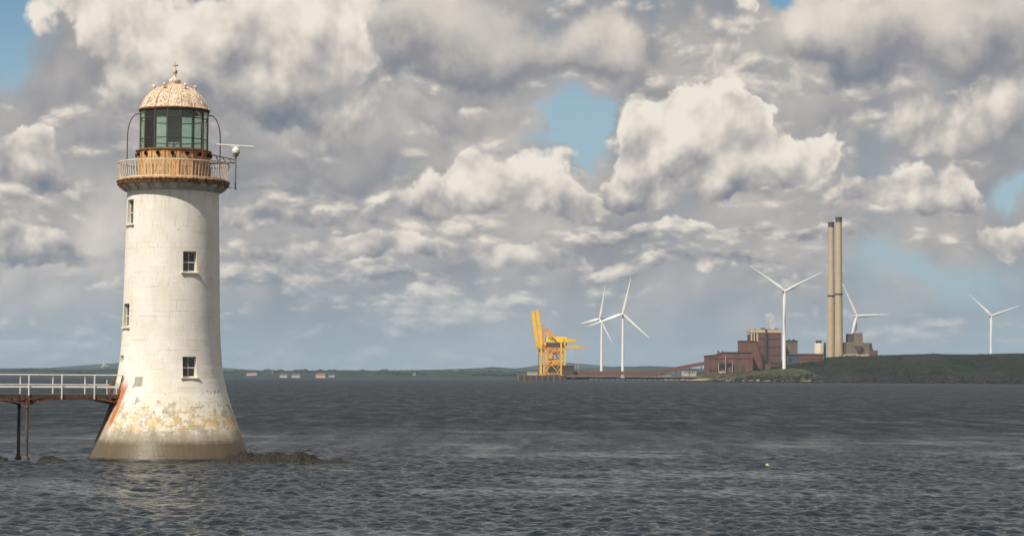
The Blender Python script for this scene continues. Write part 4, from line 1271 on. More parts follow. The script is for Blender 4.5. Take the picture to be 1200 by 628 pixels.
M_TILE = cladding('red_roof', (0.33, 0.09, 0.055))
M_WIN = weathered('dark_window', (0.02, 0.022, 0.025), (0.03, 0.032, 0.035), (0.05, 0.05, 0.05), 0.2, 0.2, 0.25)

def thing_at(name, px, py, Y, label, cat, group=None):
    c = at(px, py, Y); c.z = 0
    e = empty(name, c)
    tag(e, label, cat, group)
    e['_'] = 0; del e['_']
    return e, c
def pbox(par, c, name, px0, px1, py0, py1, Y, depth, mat, zbot=None, bev=0.0):
    """box whose front face at distance Y covers these photo pixels"""
    pm = (px0 + px1) / 2
    x0, x1 = at(px0, py0, Y).x, at(px1, py0, Y).x
    zt, zb = at(pm, py0, Y).z, (at(pm, py1, Y).z if zbot is None else zbot)
    return MB().box2((x0 - c.x, Y - c.y, zb), (x1 - c.x, Y + depth - c.y, zt), bev=bev).build(name, mat, par)
def pprism(par, c, name, poly, Y, depth, mat):
    pts = [(at(px, py, Y).x - c.x, at(px, py, Y).z) for px, py in poly]
    return MB().prism(pts, Y - c.y, Y + depth - c.y).build(name, mat, par)
def wins(par, c, px0, px1, py0, py1, nx, ny, Y, mat=None, fx=.6, fy=.6, name='window'):
    """a grid of recessed-looking windows, each its own piece, standing 0.1 m proud as a framed box"""
    dx, dy = (px1 - px0) / nx, (py1 - py0) / ny
    for i in range(nx):
        for j in range(ny):
            a, b = px0 + dx * (i + .5 - fx / 2), px0 + dx * (i + .5 + fx / 2)
            t, u = py0 + dy * (j + .5 - fy / 2), py0 + dy * (j + .5 + fy / 2)
            pbox(par, c, name, a, b, t, u, Y - .25, .5, mat or M_WIN)

def station():
    Y = 3330.0
    # boiler house
    e, c = thing_at('boiler_house', 898, 430, Y, 'tallest brown power station block with cream parapet, seen behind the nearest turbine', 'building')
    pbox(e, c, 'wall', 888.0, 915.8, 389.8, 428, Y, 60, M_BROWN, zbot=2)
    pbox(e, c, 'wall', 879.8, 888.0, 391.5, 428, Y + 3, 50, M_BROWN2, zbot=2)
    pbox(e, c, 'parapet', 879.4, 916.2, 386.2, 389.8, Y - 1, 62, M_CREAM)
    for a, b in ((880.0, 881.6), (883.2, 884.8), (886.6, 888.4)):
        pbox(e, c, 'pilaster', a, b, 389.8, 400.5, Y - .5, 3, M_CREAM)
    pbox(e, c, 'service_tower', 896.6, 899.0, 385.6, 424, Y - 2.2, 2, M_DKST)
    for k in range(9):
        pbox(e, c, 'gantry', 896.0, 899.6, 391.5 + k * 3.6, 391.9 + k * 3.6, Y - 3, 2.5, M_DKST)
    for a, b, t in ((884, 886, 385.2), (892, 897, 384.3), (900.5, 903, 385.4), (908, 911.5, 384.9)):
        pbox(e, c, 'roof_vent', a, b, t, 386.2, Y + 8, 6, M_DKST)
    wins(e, c, 903, 915, 424.2, 427.2, 4, 1, Y, M_WIN, .8, .8, 'louvre')
    for yy in (396.5, 406.0, 415.5): wins(e, c, 889, 896, yy, yy + 1.6, 3, 1, Y, M_WIN, .7, .8); wins(e, c, 900, 915, yy, yy + 1.6, 6, 1, Y, M_WIN, .7, .8)
    for px in (890.5, 902.0, 907.5, 912.5): pbox(e, c, 'downpipe', px, px + .3, 390, 426, Y - .6, .5, M_BROWN2)
    for k in range(14): pbox(e, c, 'roof_rail_post', 880 + k * 2.7, 880.2 + k * 2.7, 385.0, 386.2, Y + 1, .3, M_DKST)
    # coal bunker
    e, c = thing_at('bunker_block', 877, 430, Y - 40, 'stepped brown bunker block left of the tallest power station block', 'building')
    pbox(e, c, 'wall', 867.2, 887.2, 399.8, 420, Y - 30, 34, M_BROWN, zbot=2)
    pbox(e, c, 'parapet', 866.8, 887.6, 399.0, 399.9, Y - 31, 36, M_BROWN2)
    pprism(e, c, 'sloping_hopper', [(875.6, 402.5), (887.0, 402.5), (894.2, 432), (875.6, 432)], Y - 44, 13, M_BROWN)
    pprism(e, c, 'shadow_flank', [(887.1, 403.5), (888.2, 403.5), (894.3, 424), (893.6, 428)], Y - 43, 11, M_DKST)  # shaded side of the hopper, its shade given by a darker colour
    pbox(e, c, 'annex', 893.5, 903.0, 426.0, 433, Y - 38, 20, M_BROWN, zbot=2)
    # turbine hall
    e, c = thing_at('turbine_hall', 855, 436, Y - 70, 'long low brown hall at the left end of the power station', 'building')
    pprism(e, c, 'wall', [(828.2, 442), (828.2, 417.2), (840.0, 416.2), (846.4, 413.4), (882.0, 413.4), (882.0, 442)], Y - 70, 45, M_BROWN)
    pprism(e, c, 'roof_edge', [(827.8, 417.2), (827.8, 416.2), (840.0, 415.2), (846.4, 412.4), (882.4, 412.4), (882.4, 413.4), (846.4, 413.4), (840, 416.2)], Y - 71, 47, M_BROWN2)
    for a, b in ((841.0, 843.0), (846.2, 847.8)):
        pbox(e, c, 'roof_vent', a, b, 411.0, 413.4, Y - 60, 6, M_DKST)
    for k, (a, b, t, u) in enumerate(((842, 848.5, 424.0, 425.0), (842, 848.5, 427.0, 428.0), (850.5, 858.5, 424.2, 425.0), (842, 849, 435, 437.2), (842.0, 842.5, 424, 438), (850.2, 850.7, 417, 438), (858.0, 858.5, 423, 438))):
        pbox(e, c, 'pipe_rack' if b - a > 1 else 'pipe', a, b, t, u, Y - 74, 2.5, M_SILO if k in (3, 4, 5, 6) else M_DKST)
    wins(e, c, 830, 842, 431, 436, 5, 1, Y - 70, M_WIN, .55, .7)
    wins(e, c, 829, 881, 419.2, 420.8, 16, 1, Y - 70, M_WIN, .7, .7)
    wins(e, c, 860, 874, 428, 437, 2, 1, Y - 70, M_DKST, .6, .9, 'roller_door')
    for k in range(9): pbox(e, c, 'roof_vent', 850 + k * 3.4, 851.2 + k * 3.4, 411.6, 412.5, Y - 62, 3, M_DKST)
    for px in (832, 838.5, 864, 878): pbox(e, c, 'downpipe', px, px + .35, 413.5 if px > 846 else 417.5, 438, Y - 70.6, .5, M_DKST)
    # grey block between turbine tower and silo
    e, c = thing_at('grey_block', 928, 420, Y + 40, 'grey-brown plant block just right of the nearest turbine tower', 'building')
    pbox(e, c, 'wall', 921.0, 934.8, 399.4, 418, Y + 40, 30, M_GREYB, zbot=2)
    pbox(e, c, 'roof_deck', 920.6, 935.2, 398.7, 399.6, Y + 39, 32, M_DKST)
    wins(e, c, 922, 934, 400.5, 414, 4, 4, Y + 40, M_DKST, .5, .35, 'louvre')
    for a, b in ((924, 926), (929, 931.5)): pbox(e, c, 'roof_vent', a, b, 397.4, 398.8, Y + 46, 6, M_DKST)
    e, c = thing_at('blue_shed', 929, 424, Y - 10, 'small dark blue shed below the grey-brown plant block', 'building')
    pbox(e, c, 'wall', 923.0, 935.4, 415.8, 424, Y - 10, 20, M_BLUE, zbot=2)
    pbox(e, c, 'roof', 922.6, 935.8, 415.0, 415.8, Y - 11, 22, M_DKST)
    pbox(e, c, 'door', 925, 927.6, 419.5, 424, Y - 10.3, .6, M_WIN)
    e, c = thing_at('long_shed', 950, 424, Y - 20, 'long low brown shed in front of the pale silo', 'building')
    pbox(e, c, 'wall', 936.4, 965.0, 415.6, 427, Y - 20, 30, M_BROWN, zbot=2)
    pbox(e, c, 'roof', 936.0, 965.4, 414.4, 415.7, Y - 21, 32, M_BROWN2)
    wins(e, c, 938, 964, 419, 422, 8, 1, Y - 20, M_WIN, .45, .6)
    # silo
    e, c = thing_at('silo', 960, 420, Y + 30, 'pale round silo with a dark top house left of the chimneys', 'silo')
    r = (at(965.6, 410, Y + 30).x - at(954.4, 410, Y + 30).x) / 2
    MB().lathe([(r, 2), (r, at(960, 403.0, Y + 30).z), (r * .8, at(960, 402.0, Y + 30).z), (.01, at(960, 402.0, Y + 30).z)], 28).build('shell', M_SILO, e)
    pbox(e, c, 'top_house', 957, 963, 398.8, 402.2, Y + 25, 10, M_DKST)
    pbox(e, c, 'stair_tower', 965.8, 968.2, 401.5, 418, Y + 30, 5, M_BROWN2, zbot=2)
    # precipitators on the right
    e, c = thing_at('filter_plant', 1005, 420, Y + 60, 'cluster of grey-brown filter blocks right of the two chimneys', 'building')
    Yp = Y + 60
    for a, b, t, d, m in ((988.6, 992.0, 401.2, 18, M_DKST), (992.0, 1000.6, 400.8, 26, M_GREYB), (1001.0, 1011.3, 398.9, 26, M_GREYB), (1011.4, 1019.0, 401.6, 22, M_GREYB),
                          (993.0, 1000.4, 391.0, 16, M_DKST), (1000.8, 1011.0, 389.9, 16, M_GREYB), (1019.2, 1028.8, 410.4, 18, M_BROWN), (988.6, 1024, 415.2, 30, M_CONC)):
        pbox(e, c, 'filter_block', a, b, t, 420, Yp + (12 if t < 395 else 0 if t < 409 else -6), d, m, zbot=2)
    pprism(e, c, 'hopper', [(1001.5, 405), (1010.8, 405), (1007.4, 412.5), (1005, 412.5)], Yp - 5, 5, M_DKST)
    pbox(e, c, 'duct', 1018.8, 1022.0, 401.8, 410.5, Yp + 2, 6, M_DKST)
    pprism(e, c, 'duct', [(1019, 402), (1020.4, 402), (1023.5, 410.5), (1022, 410.5)], Yp - 2, 3, M_BROWN2)
    wins(e, c, 992.6, 1000.2, 402, 414, 2, 4, Yp, M_DKST, .6, .3, 'louvre')
    wins(e, c, 1012, 1018.6, 403, 414, 2, 4, Yp, M_DKST, .6, .3, 'louvre')
    e, c = thing_at('white_hut', 1024, 418, Y + 10, 'tiny white hut at the skyline below the filter blocks', 'hut')
    pbox(e, c, 'wall', 1020.8, 1026.5, 415.8, 419, Y + 10, 8, M_PALE, zbot=20)
    pbox(e, c, 'roof', 1020.5, 1026.8, 415.1, 415.9, Y + 9, 10, M_SLATE)
    # chimneys
    for (pb, pt, top, rb, rt, YY, lab) in ((974.2, 975.0, 259.6, 5.0, 3.3, Y + 90, 'left and slightly shorter of the two tall buff concrete chimneys'),
                                            (983.0, 983.7, 253.8, 5.2, 3.6, Y + 60, 'right and taller of the two tall buff concrete chimneys')):
        b = at(pb, 430, YY); b.z = 0
        e = empty('chimney', b); tag(e, lab, 'chimney', 'power station chimneys')
        s = YY / F_PX
        H = at(pt, top, YY).z
        def rad(z): return (rb + (rt - rb) * (z / H) ** .8) * s
        zb = H - 7 * s
        MB().lathe([(rad(z), z) for z in np.linspace(0, zb, 24)], 40).build('shaft', M_CONC, e)
        MB().lathe([(rad(zb) + .05, zb), (rad(zb) + .25, zb + .5), (rad(H) + .25, H - 2 * s), (rad(H) + .9, H - 1.7 * s), (rad(H) + .9, H - 1.1 * s), (rad(H) - .1, H - 1.0 * s), (rad(H) - .1, H), (rad(H) - 1.0, H), (rad(H) - 1.0, H - 6)], 40).build('cap', M_CAP, e)
        zr = at(pb, 346.5 if pb < 978 else 344.5, YY).z
        MB().lathe([(rad(zr) - .1, zr - .7), (rad(zr) + 1.1, zr - .5), (rad(zr) + 1.1, zr + .9), (rad(zr) - .1, zr + .9)], 40).build('gallery', M_DKST, e)
        for k in range(10):
            a = k * .63
            if pb > 978: zq = zr + 1.0
            else: zq = zr + .9
            MB().box((math.sin(a) * (rad(zr) + .95), -math.cos(a) * (rad(zr) + .95), zq + .6), (.18, .18, 1.2)).build('gallery_post', M_DKST, e)
        for k in range(1, 12):
            z = H * k / 12.5
            MB().lathe([(rad(z - .18) + .02, z - .18), (rad(z) + .06, z - .14), (rad(z) + .06, z + .14), (rad(z + .18) + .02, z + .18)], 40).build('lift_joint', M_CONC, e)
        MB().box((-rad(H * .5) * .2, -rad(0) + 1.0, H * .45), (.5, .5, 1.2)).build('warning_light', M_DKST, e)
station()

# ------------------------------------------------------------------ jetty with conveyor
M_JETTY = cladding('jetty_concrete', (0.20, 0.135, 0.10))
M_PILE = cladding('weedy_pile', (0.085, 0.068, 0.05))
M_YEL = cladding('yellow_crane_paint', (0.86, 0.50, 0.03), var=0.25, stain=(0.42, 0.16, 0.03))
M_YEL2 = cladding('bright_yellow_house', (0.88, 0.60, 0.03), var=0.08, stain=(0.55, 0.30, 0.04))
M_ORNG = cladding('orange_crane_steel', (0.72, 0.26, 0.02), var=0.12, stain=(0.30, 0.10, 0.03))
def jetty():
    Y = 3200.0
    e, c = thing_at('jetty', 700, 443, Y, 'long concrete jetty on piles reaching out from the power station', 'jetty')
    def sy(px): return (px - 600) * math.tan(ROLL)
    b = 442.0
    pprism(e, c, 'deck', [(606.5, b + sy(606) - 2.5), (830, b + sy(830) - 2.8), (830, b + sy(830) - 1.2), (606.5, b + sy(606) - 0.9)], Y, 26, M_JETTY)
    pprism(e, c, 'kerb', [(606.3, b + sy(606) - 2.9), (664, b + sy(664) - 2.9), (664, b + sy(664) - 2.4), (606.3, b + sy(606) - 2.4)], Y - .8, 1.2, M_JETTY)
    for k in range(24):                                  # close-set fender piles at the berth
        px = 607.5 + k * 2.32
        pbox(e, c, 'fender_pile', px - .75, px + .75, b + sy(px) - 2.3, 450, Y - 1.6, 1.1, M_PILE if k % 3 else M_JETTY, zbot=-3)
    pprism(e, c, 'apron', [(606.5, b + sy(606) - .8), (662, b + sy(662) - .8), (662, b + sy(662) + 3.4), (606.5, b + sy(606) + 3.4)], Y + 2, 3, M_PILE)
    pprism(e, c, 'apron', [(662, b + sy(662) - 1.0), (830, b + sy(830) - 1.0), (830, b + sy(830) + .7), (662, b + sy(662) + .7)], Y + 10, 3, M_PILE)
    for k in range(26):
        px = 664 + k * 6.3
        for dy in (3, 22):
            p = at(px, 442, Y + dy)
            MB().lathe([(.75, -3.0), (.75, at(px, b + sy(px) - 1.2, Y).z + .1)], 10).build('pile', M_PILE, e).location = (p.x - c.x, p.y - c.y, 0)
    for px in (663, 672, 700, 724, 752, 780, 806):
        pbox(e, c, 'pile_cap', px - 2.0, px + 2.0, b + sy(px) - 1.3, b + sy(px) + .8, Y + 1, 24, M_PILE)
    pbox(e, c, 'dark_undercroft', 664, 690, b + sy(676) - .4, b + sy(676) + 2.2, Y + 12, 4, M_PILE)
    # conveyor gallery along the jetty and up to the bunker
    e, c = thing_at('conveyor_gallery', 740, 440, Y + 14, 'long brown conveyor gallery running along the jetty and climbing to the power station', 'conveyor')
    pprism(e, c, 'level_gallery', [(672, 434.2 + sy(672)), (764, 433.9 + sy(764)), (764, 438.3 + sy(764)), (672, 438.6 + sy(672))], Y + 14, 6, M_BROWN)
    pprism(e, c, 'inclined_gallery', [(764, 433.9 + sy(764)), (829, 423.0), (829, 427.0), (764, 438.3 + sy(764))], Y + 14, 6, M_BROWN)
    for px, t in ((676, 437.5), (690, 437.5), (704, 437.5), (718, 437.5), (732, 437.5), (746, 437.5), (760, 437.5), (776, 435.5), (792, 432.8), (808, 430), (822, 427.5)):
        pbox(e, c, 'trestle', px - .35, px + .35, t + sy(px) * .5, 441 + sy(px), Y + 16, 2, M_DKST)
    # transfer house by the cranes
    e, c = thing_at('transfer_house', 665, 440, Y + 4, 'small square brown building on the jetty just right of the cranes', 'building')
    pbox(e, c, 'wall', 657.2, 672.6, 428.6, 441, Y + 4, 14, M_BROWN2, zbot=at(665, 440.2, Y).z)
    pbox(e, c, 'roof', 656.9, 672.9, 428.0, 428.7, Y + 3, 16, M_DKST)
    wins(e, c, 658, 672, 431, 434, 5, 1, Y + 4, M_WIN, .5, .6)
    # low sheds by the shore end
    e, c = thing_at('jetty_store', 808, 438, Y + 60, 'low white store at the shore end of the jetty', 'building')
    pbox(e, c, 'wall', 799.5, 816.0, 433.6, 440, Y + 60, 14, M_PALE, zbot=1)
    pbox(e, c, 'roof', 799.2, 816.4, 432.8, 433.7, Y + 59, 16, M_SLATE)
    wins(e, c, 801, 815, 435, 437.6, 6, 1, Y + 60, M_WIN, .5, .6)
    e, c = thing_at('quay_shed', 782, 441, Y + 40, 'pale sloping-roofed shed on the jetty beneath the rising conveyor', 'building')
    pprism(e, c, 'wall', [(766, 442.5), (768, 440.4), (786, 439.4), (790, 442.6)], Y + 34, 10, M_PALE)
    e, c = thing_at('deck_shelter', 729.5, 440, Y - 1, 'small pale pointed shelter on the jetty under the turbines', 'shelter')
    pprism(e, c, 'wall', [(727.0, 442.6), (728.2, 440.4), (729.6, 438.9), (731.0, 440.4), (732.2, 442.6)], Y - 1.5, 2.2, M_PALE)
    MB().tube([(0, 0, at(729.5, 439, Y).z), (0, 0, at(729.5, 436.5, Y).z)], .18, 6).build('pole', M_SILO, e)
    e, c = thing_at('berth_cabin', 624, 440, Y + 2, 'long low white cabin on the berth left of the cranes', 'cabin')
    pbox(e, c, 'wall', 618, 630, 436.6, 440, Y + 14, 5, M_PALE, zbot=at(624, 439.9, Y).z)
    pbox(e, c, 'roof', 617.7, 630.3, 436.0, 436.7, Y + 13.5, 6, M_SILO)
jetty()

def crane(dx_px, Y, label, boom, house):
    e, c = thing_at('ship_unloader', 645 + dx_px, 440, Y, label, 'crane', 'jetty cranes')
    def P(px, py, dy=0.0):
        q = at(px + dx_px, py, Y); return (q.x - c.x, dy, q.z)
    zdeck = at(640, 440.0, Y).z
    def leg(name, a, b, w, mat, dy):
        MB().bar(P(*a, dy), P(*b, dy), w, w, up=(0, 1, 0)).build(name, mat, e)
    for dy in (0, 16):
        leg('leg', (633.6, 440.0), (634.4, 404), 2.7, M_YEL, dy)
        leg('leg', (657.6, 440.0), (657.6, 401), 2.4, M_YEL, dy)
        leg('portal_beam', (633.8, 423.0), (657.6, 423.0), 1.5, M_YEL, dy)
        leg('lower_beam', (633.0, 437.6), (658.5, 437.6), 1.3, M_ORNG, dy)
        leg('brace', (638.6, 434.5), (650, 423.6), .9, M_YEL, dy)
        leg('brace', (652.5, 434.5), (643, 423.6), .9, M_YEL, dy)
        leg('brace', (638.8, 420.5), (650.5, 409), 1.1, M_YEL, dy)
        leg('mast_leg', (636.4, 404), (636.8, 384.6), 2.0, M_ORNG, dy)
        leg('backstay', (636.8, 385.2), (652.0, 398.5), 1.5, M_ORNG, dy)
        leg('backstay', (636.8, 387.5), (646, 396), .7, M_YEL, dy)
        leg('brace', (655.5, 420.5), (645, 409), .8, M_DKST, dy)
        leg('brace', (639, 431), (648, 436.8), .7, M_DKST, dy)
        leg('inner_post', (643.5, 423), (643.5, 407), .8, M_ORNG, dy)
        leg('inner_post', (648.6, 421), (648.6, 407), .8, M_DKST, dy)
        leg('inner_post', (652.8, 421), (652.8, 407), .8, M_DKST, dy)
        leg('rail', (638.4, 404), (638.4, 439.8), 1.1, M_ORNG, dy)
        for px in (633.8, 657.6):
            q = P(px, 440, dy)
            MB().box((q[0], q[1], zdeck + .7), (7.0, 1.6, 1.4)).build('bogie', M_ORNG, e)
    leg('girder', (632, 405.8), (681.6, 406.6), 3.0, M_YEL, 8)
    leg('girder', (637.5, 408.8), (660, 408.8), 1.2, M_ORNG, 8)
    MB().box2(P(638.8, 401.0, 3), P(660.2, 394.8, 14), bev=.4).build('machinery_house', M_YEL2, e)
    MB().box2(P(660.3, 401.2, 4), P(671.2, 397.4, 13), bev=.3).build('counterweight', M_YEL, e)
    MB().box2(P(640, 404.8, 3), P(660, 401.6, 13)).build('trolley_deck', M_DKST, e)
    MB().box2(P(642.5, 436.5, 4), P(655, 428.5, 12)).build('hopper', M_DKST, e)
    MB().prism([(P(644, 0)[0], P(644, 420)[2]), (P(655, 0)[0], P(655, 420)[2]), (P(652, 0)[0], P(652, 428.5)[2]), (P(647, 0)[0], P(647, 428.5)[2])], 5, 11).build('hopper_chute', M_ORNG, e)
    (bx0, by0), (bx1, by1) = boom
    bm = empty('boom', (0, 0, 0), 0, e)
    for dy in (2.5, 13.5):
        MB().bar(P(bx0, by0, dy), P(bx1, by1, dy), 4.9, 4.0, up=(0, 1, 0)).build('boom_girder', M_YEL, bm)
    for t in np.linspace(.03, .97, 9):
        q0 = Vector(P(bx0 + (bx1 - bx0) * t, by0 + (by1 - by0) * t, 2.5)); q1 = q0 + Vector((0, 11, 0))
        MB().bar(q0, q1, .9).build('cross_tie', M_ORNG, bm)
    leg('forestay', (636.8, 384.8), (bx1 + (bx0 - bx1) * .35, by1 + (by0 - by1) * .35), .5, M_ORNG, 8)
    MB().box2(P(627.6, 408.0, 1), P(637.8, 401.5, 15), bev=.4).build('boom_foot', M_YEL, e)
    MB().box2(P(641.5, 414.5, 4), P(656.0, 408.8, 12)).build('grab_house', M_ORNG, e)
    for k in range(5):
        leg('lattice', (638.6, 437 - k * 6.0), (642.8, 431 - k * 6.0), .7, M_YEL, 0); leg('lattice', (642.8, 437 - k * 6.0), (638.6, 431 - k * 6.0), .7, M_ORNG, 0)
        leg('lattice', (652.8, 437 - k * 6.0), (657.2, 431 - k * 6.0), .7, M_YEL, 0)
    for k in range(9):
        t0, t1 = k / 9.0, (k + 1) / 9.0
        MB().bar(P(bx0 + (bx1 - bx0) * t0 + 1.4, by0 + (by1 - by0) * t0, 2), P(bx0 + (bx1 - bx0) * t1 + 3.2, by0 + (by1 - by0) * t1, 2), .7).build('boom_lattice', M_ORNG, bm)
    MB().box2(P(631.0, 413.5, 5), P(634.0, 408.5, 11)).build('cab', M_ORNG, e)
    leg('ladder_tower', (631.2, 438.5), (631.2, 414), .9, M_DKST, 4)
    for k in range(6):
        q = P(631.8, 436 - k * 4.4, 4)
        MB().box(q, (2.6, 2.2, .3)).build('landing', M_ORNG, e)
crane(0.0, 3204.0, 'nearer yellow ship-unloading crane on the jetty with boom raised', ((630.2, 406.5), (624.4, 364.8)), True)
crane(4.2, 3290.0, 'farther yellow crane whose raised boom shows just right of the nearer one', ((630.6, 405.5), (625.6, 363.4)), False)

# lamp masts on the jetty
for px, t in ((674.5, 375.5), (677.5, 378)):
    c = at(px, 440, 3212.0); c.z = at(px, 439.8, 3200).z
    e = empty('light_mast', c)
    tag(e, ('taller' if t < 377 else 'shorter') + ' of two thin lattice masts right of the cranes', 'mast', 'jetty masts')
    h = at(px, t, 3212.0).z - c.z
    MB().tube([(0, 0, 0), (0, 0, h)], [.28, .14], 6).build('pole', M_SILO, e)
    MB().box((0, 0, h), (1.8, .5, .5)).build('lamp_head', M_SILO, e)

# ------------------------------------------------------------------ wind turbines
M_TURB = weathered('white_turbine_paint', (0.80, 0.80, 0.78), (0.76, 0.76, 0.74), (0.62, 0.60, 0.56), 0.05, 0.1, 0.4, bump=0.0)
def blade_mesh(L):
    m = MB(); vs, fs = [], []
    secs = [(0.0, 1.1, 1.1, 0), (.04, 1.15, 1.1, 0), (.10, 1.7, .85, 14), (.20, 2.15, .55, 12), (.35, 1.75, .40, 8), (.55, 1.25, .28, 5), (.75, .85, .18, 2), (.92, .5, .10, 0), (1.0, .12, .03, -1)]
    n = 10
    for t, ch, th, tw in secs:
        for k in range(n):
            a = 2 * math.pi * k / n
            x = math.cos(a) * ch * 1.15 + (ch - 1.1) * .35; y = math.sin(a) * th
            w = R(tw)
            vs.append((x * math.cos(w) - y * math.sin(w), x * math.sin(w) + y * math.cos(w) - 1.6 * t * t, t * L))
    for i in range(len(secs) - 1):
        for k in range(n): fs.append((i * n + k, i * n + (k + 1) % n, (i + 1) * n + (k + 1) % n, (i + 1) * n + k))
    fs += [tuple(range(n))[::-1], tuple(range((len(secs) - 1) * n, len(secs) * n))]
    return m.add(vs, fs, True).mesh('blade', M_TURB)
def turbine(px, hub_y, base_y, Y, L, angles, yaw, label, zbase=None, group='wind turbines at the power station'):
    hub = at(px, hub_y, Y)
    zb = at(px, base_y, Y).z if zbase is None else zbase
    e = empty('wind_turbine', (hub.x, hub.y, 0)); tag(e, label, 'wind turbine', group)
    k = L / 56.0
    H = hub.z
    MB().lathe([(2.3 * k, zb - 3), (2.25 * k, zb + 2), (1.9 * k, zb + (H - zb) * .45), (1.5 * k, H - 2.2 * k)], 24).build('tower', M_TURB, e)
    M = Matrix.Rotation(yaw, 4, 'Z')
    nac = MB()
    secs = [(-3.2, 1.6), (-2.2, 1.9), (1, 2.1), (6, 1.9), (8.6, 1.2)]
    vs, fs = [], []
    n = 12
    for y, r in secs:
        for q in range(n):
            a = 2 * math.pi * q / n
            cx, cz = math.cos(a), math.sin(a)
            sq = 1 / max(abs(cx), abs(cz)) ** .55
            vs.append((cx * r * .92 * sq * k, y * k, cz * r * .92 * sq * k + .3 * k))
    for i in range(len(secs) - 1):
        for q in range(n): fs.append((i * n + q, i * n + (q + 1) % n, (i + 1) * n + (q + 1) % n, (i + 1) * n + q))
    fs += [tuple(range(n)), tuple(range(len(vs) - 1, len(vs) - n - 1, -1))]
    o = nac.add(vs, fs, True).build('nacelle', M_TURB, e)
    o.location = (0, 0, H); o.rotation_euler[2] = yaw
    sp = MB(); vs = []
    prof = [(.01, -6.4), (.8, -6.1), (1.5, -5.2), (1.8, -4.2), (1.8, -3.2)]
    sp.lathe([(r * k, z * k) for r, z in prof], 20)
    sp.v = [(x, z, -y) for x, y, z in sp.v]
    o = sp.build('hub', M_TURB, e); o.location = (0, 0, H); o.rotation_euler[2] = yaw
    me = blade_mesh(L)
    for a in angles:                   # degrees, counter-clockwise from the right as the camera sees them
        b = link('blade', me, e)
        b.matrix_local = Matrix.Translation((0, 0, H)) @ M @ Matrix.Translation((0, -4.2 * k, 0)) @ Matrix.Rotation(R(90 - a), 4, 'Y')
    return e
turbine(705.2, 374.0, 437.0, 3560.0, 57.0, (71, 186, 316), R(-60), 'leftmost wind turbine, just left of its twin behind the jetty')
turbine(730.0, 368.0, 437.5, 3420.0, 57.0, (77, 199.5, 318), R(-8), 'wind turbine beside the jetty, right one of the close pair')
turbine(919.0, 341.2, 431.0, 3215.0, 64.0, (27, 145.5, 267), R(10), 'largest wind turbine, in front of the tall brown power station block')
turbine(1003.2, 370.2, 420.0, 3560.0, 57.0, (3, 116, 254), R(12), 'wind turbine whose tower is half hidden by the filter blocks right of the chimneys', zbase=20)
turbine(1161.2, 370.2, 417.5, 4150.0, 58.0, (20, 137, 268), R(6), 'wind turbine standing alone on the headland at the far right', zbase=30)
turbine(121.8, 427.2, 434.5, 11500.0, 27.0, (100, 222, 338), R(15), 'tiny distant wind turbine on the hazy hill left of the lighthouse', group='far wind turbine')

# steam from the station roof
def steam():
    m = bpy.data.materials.new('steam'); m.use_nodes = True
    t = m.node_tree; t.nodes.clear(); g = G(t)
    out = g.n('ShaderNodeOutputMaterial'); pv = g.n('ShaderNodeVolumePrincipled')
    n = g.noise(geo_pos(g), 0.16, 5.0, 0.62)
    g.put(pv.inputs['Density'], g.smooth(n, 0.40, 0.66) * 0.22)
    pv.inputs['Color'].default_value = (0.96, 0.95, 0.94, 1)
    pv.inputs['Anisotropy'].default_value = 0.2
    t.links.new(pv.outputs[0], out.inputs['Volume'])
    bm = bmesh.new()
    Y = 3380.0
    for px, py, r in ((905.4, 383.5, 4.5), (904.8, 380.2, 5.6), (903.6, 376.8, 6.8), (902.4, 373.0, 7.4), (901.0, 370.0, 6.0), (899.8, 368.4, 4.2)):
        p = at(px, py, Y)
        r2 = bmesh.ops.create_icosphere(bm, subdivisions=3, radius=r)
        for v in r2['verts']:
            v.co = v.co * (.92 + .45 * mnoise.noise(v.co * .35 + p * .13)) + p
    me = bpy.data.meshes.new('steam_plume'); bm.to_mesh(me); bm.free(); me.materials.append(m)
    o = link('steam_plume', me)
    mod = o.modifiers.new('merge', 'REMESH'); mod.mode = 'VOXEL'; mod.voxel_size = 1.2
    tag(o, 'small white puff of steam rising behind the tallest brown block', kind='stuff')
steam()

# ------------------------------------------------------------------ houses on the far shore
def house(px0, px1, py, Yd, wall_py, roof_mat, label, n_win=3):
    e, c = thing_at('far_house', (px0 + px1) / 2, 440, Yd, label, 'house', 'houses on the far shore')
    x0, x1 = at(px0, py, Yd).x - c.x, at(px1, py, Yd).x - c.x
    z1 = at(px0, wall_py, Yd).z; z0 = -1.0; zr = at(px0, py, Yd).z
    c2 = Vector((c.x, c.y, 0))
    MB().box2((x0, 0, z0), (x1, 9, z1)).build('wall', M_PALE, e)
    poly = [(-.6, z1 - .05), (9.6, z1 - .05), (4.5, zr)]
    vs = [(x, y, z) for x in (x0 - .4, x1 + .4) for y, z in poly]
    rf = MB().add(vs, [(0, 1, 2), (5, 4, 3), (0, 3, 4, 1), (1, 4, 5, 2), (2, 5, 3, 0)]).build('roof', roof_mat, e)
    MB().box(((x0 + x1) / 2 + (x1 - x0) * .3, 4.5, zr + .5), (1.2, 1.2, 2.0)).build('chimney', M_PALE, e)
    for k in range(n_win):
        xx = x0 + (x1 - x0) * (k + .5) / n_win
        MB().box((xx, -.05, z1 - 1.6), (1.3, .3, 1.5)).build('window', M_WIN, e)
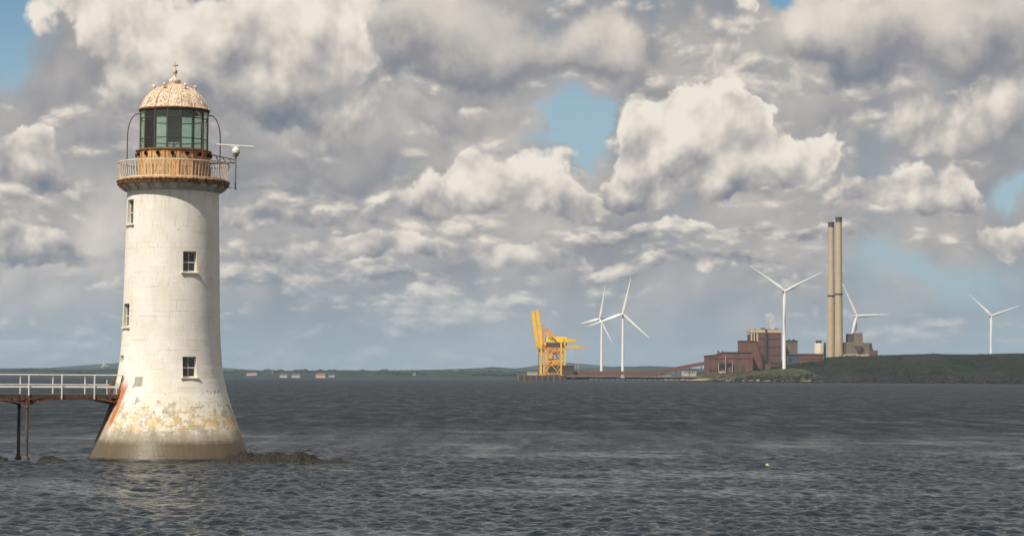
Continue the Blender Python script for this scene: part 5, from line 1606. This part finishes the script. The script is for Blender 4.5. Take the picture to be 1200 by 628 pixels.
YH = 6240.0
house(289.0, 301.0, 436.4, 6420.0, 437.4, M_TILE, 'leftmost far house, long and red-roofed, on the shore just right of the lighthouse', 5)
house(327.8, 336.4, 437.9, YH, 439.3, M_SLATE, 'white far house, left of two close grey-roofed ones', 4)
house(341.8, 351.4, 437.9, YH, 439.4, M_SLATE, 'white far house, right of two close grey-roofed ones', 4)
house(370.2, 381.2, 437.6, YH, 439.2, M_TILE, 'white far house with a bright red roof on the shore', 5)
house(385.4, 392.0, 438.6, YH + 15, 439.7, M_SLATE, 'small white far house right beside the red-roofed one', 2)
house(531.0, 536.2, 433.4, 8720.0, 434.8, M_SLATE, 'tiny white far house on the ridge, left one of the pair near the cranes', 3)
house(537.4, 542.0, 433.8, 8720.0, 435.0, M_SLATE, 'tiny white far house on the ridge, right one of the pair near the cranes', 2)
house(483.5, 487.0, 437.0, 6500.0, 438.2, M_SLATE, 'tiny white far house alone in the fields midway to the cranes', 2)
c = at(319, 440, 6500.0); c.z = 0
e = empty('radio_mast', c); tag(e, 'thin grey radio mast above the far shore beside the white houses', 'mast')
MB().tube([(0, 0, 0), (0, 0, at(319, 428.0, 6500.0).z)], [.9, .35], 6).build('pole', M_SILO, e)
MB().box((0, 0, at(319, 430.0, 6500.0).z), (3.0, .6, 1.2)).build('aerial', M_SILO, e)

# ------------------------------------------------------------------ damp sea air
def haze():
    m = bpy.data.materials.new('sea_air'); m.use_nodes = True
    t = m.node_tree; t.nodes.clear(); g = G(t)
    out = g.n('ShaderNodeOutputMaterial'); pv = g.n('ShaderNodeVolumePrincipled')
    pv.inputs['Color'].default_value = (0.60, 0.80, 1.0, 1)
    pv.inputs['Density'].default_value = HAZE_DENSITY
    pv.inputs['Anisotropy'].default_value = 0.0
    t.links.new(pv.outputs[0], out.inputs['Volume'])
    o = MB().box2((-18500, -18600, -6.5), (18500, 18600, 262.0)).build('haze', m)
    tag(o, 'thin damp sea air', kind='stuff')
HAZE_DENSITY = 3.0e-5
haze()
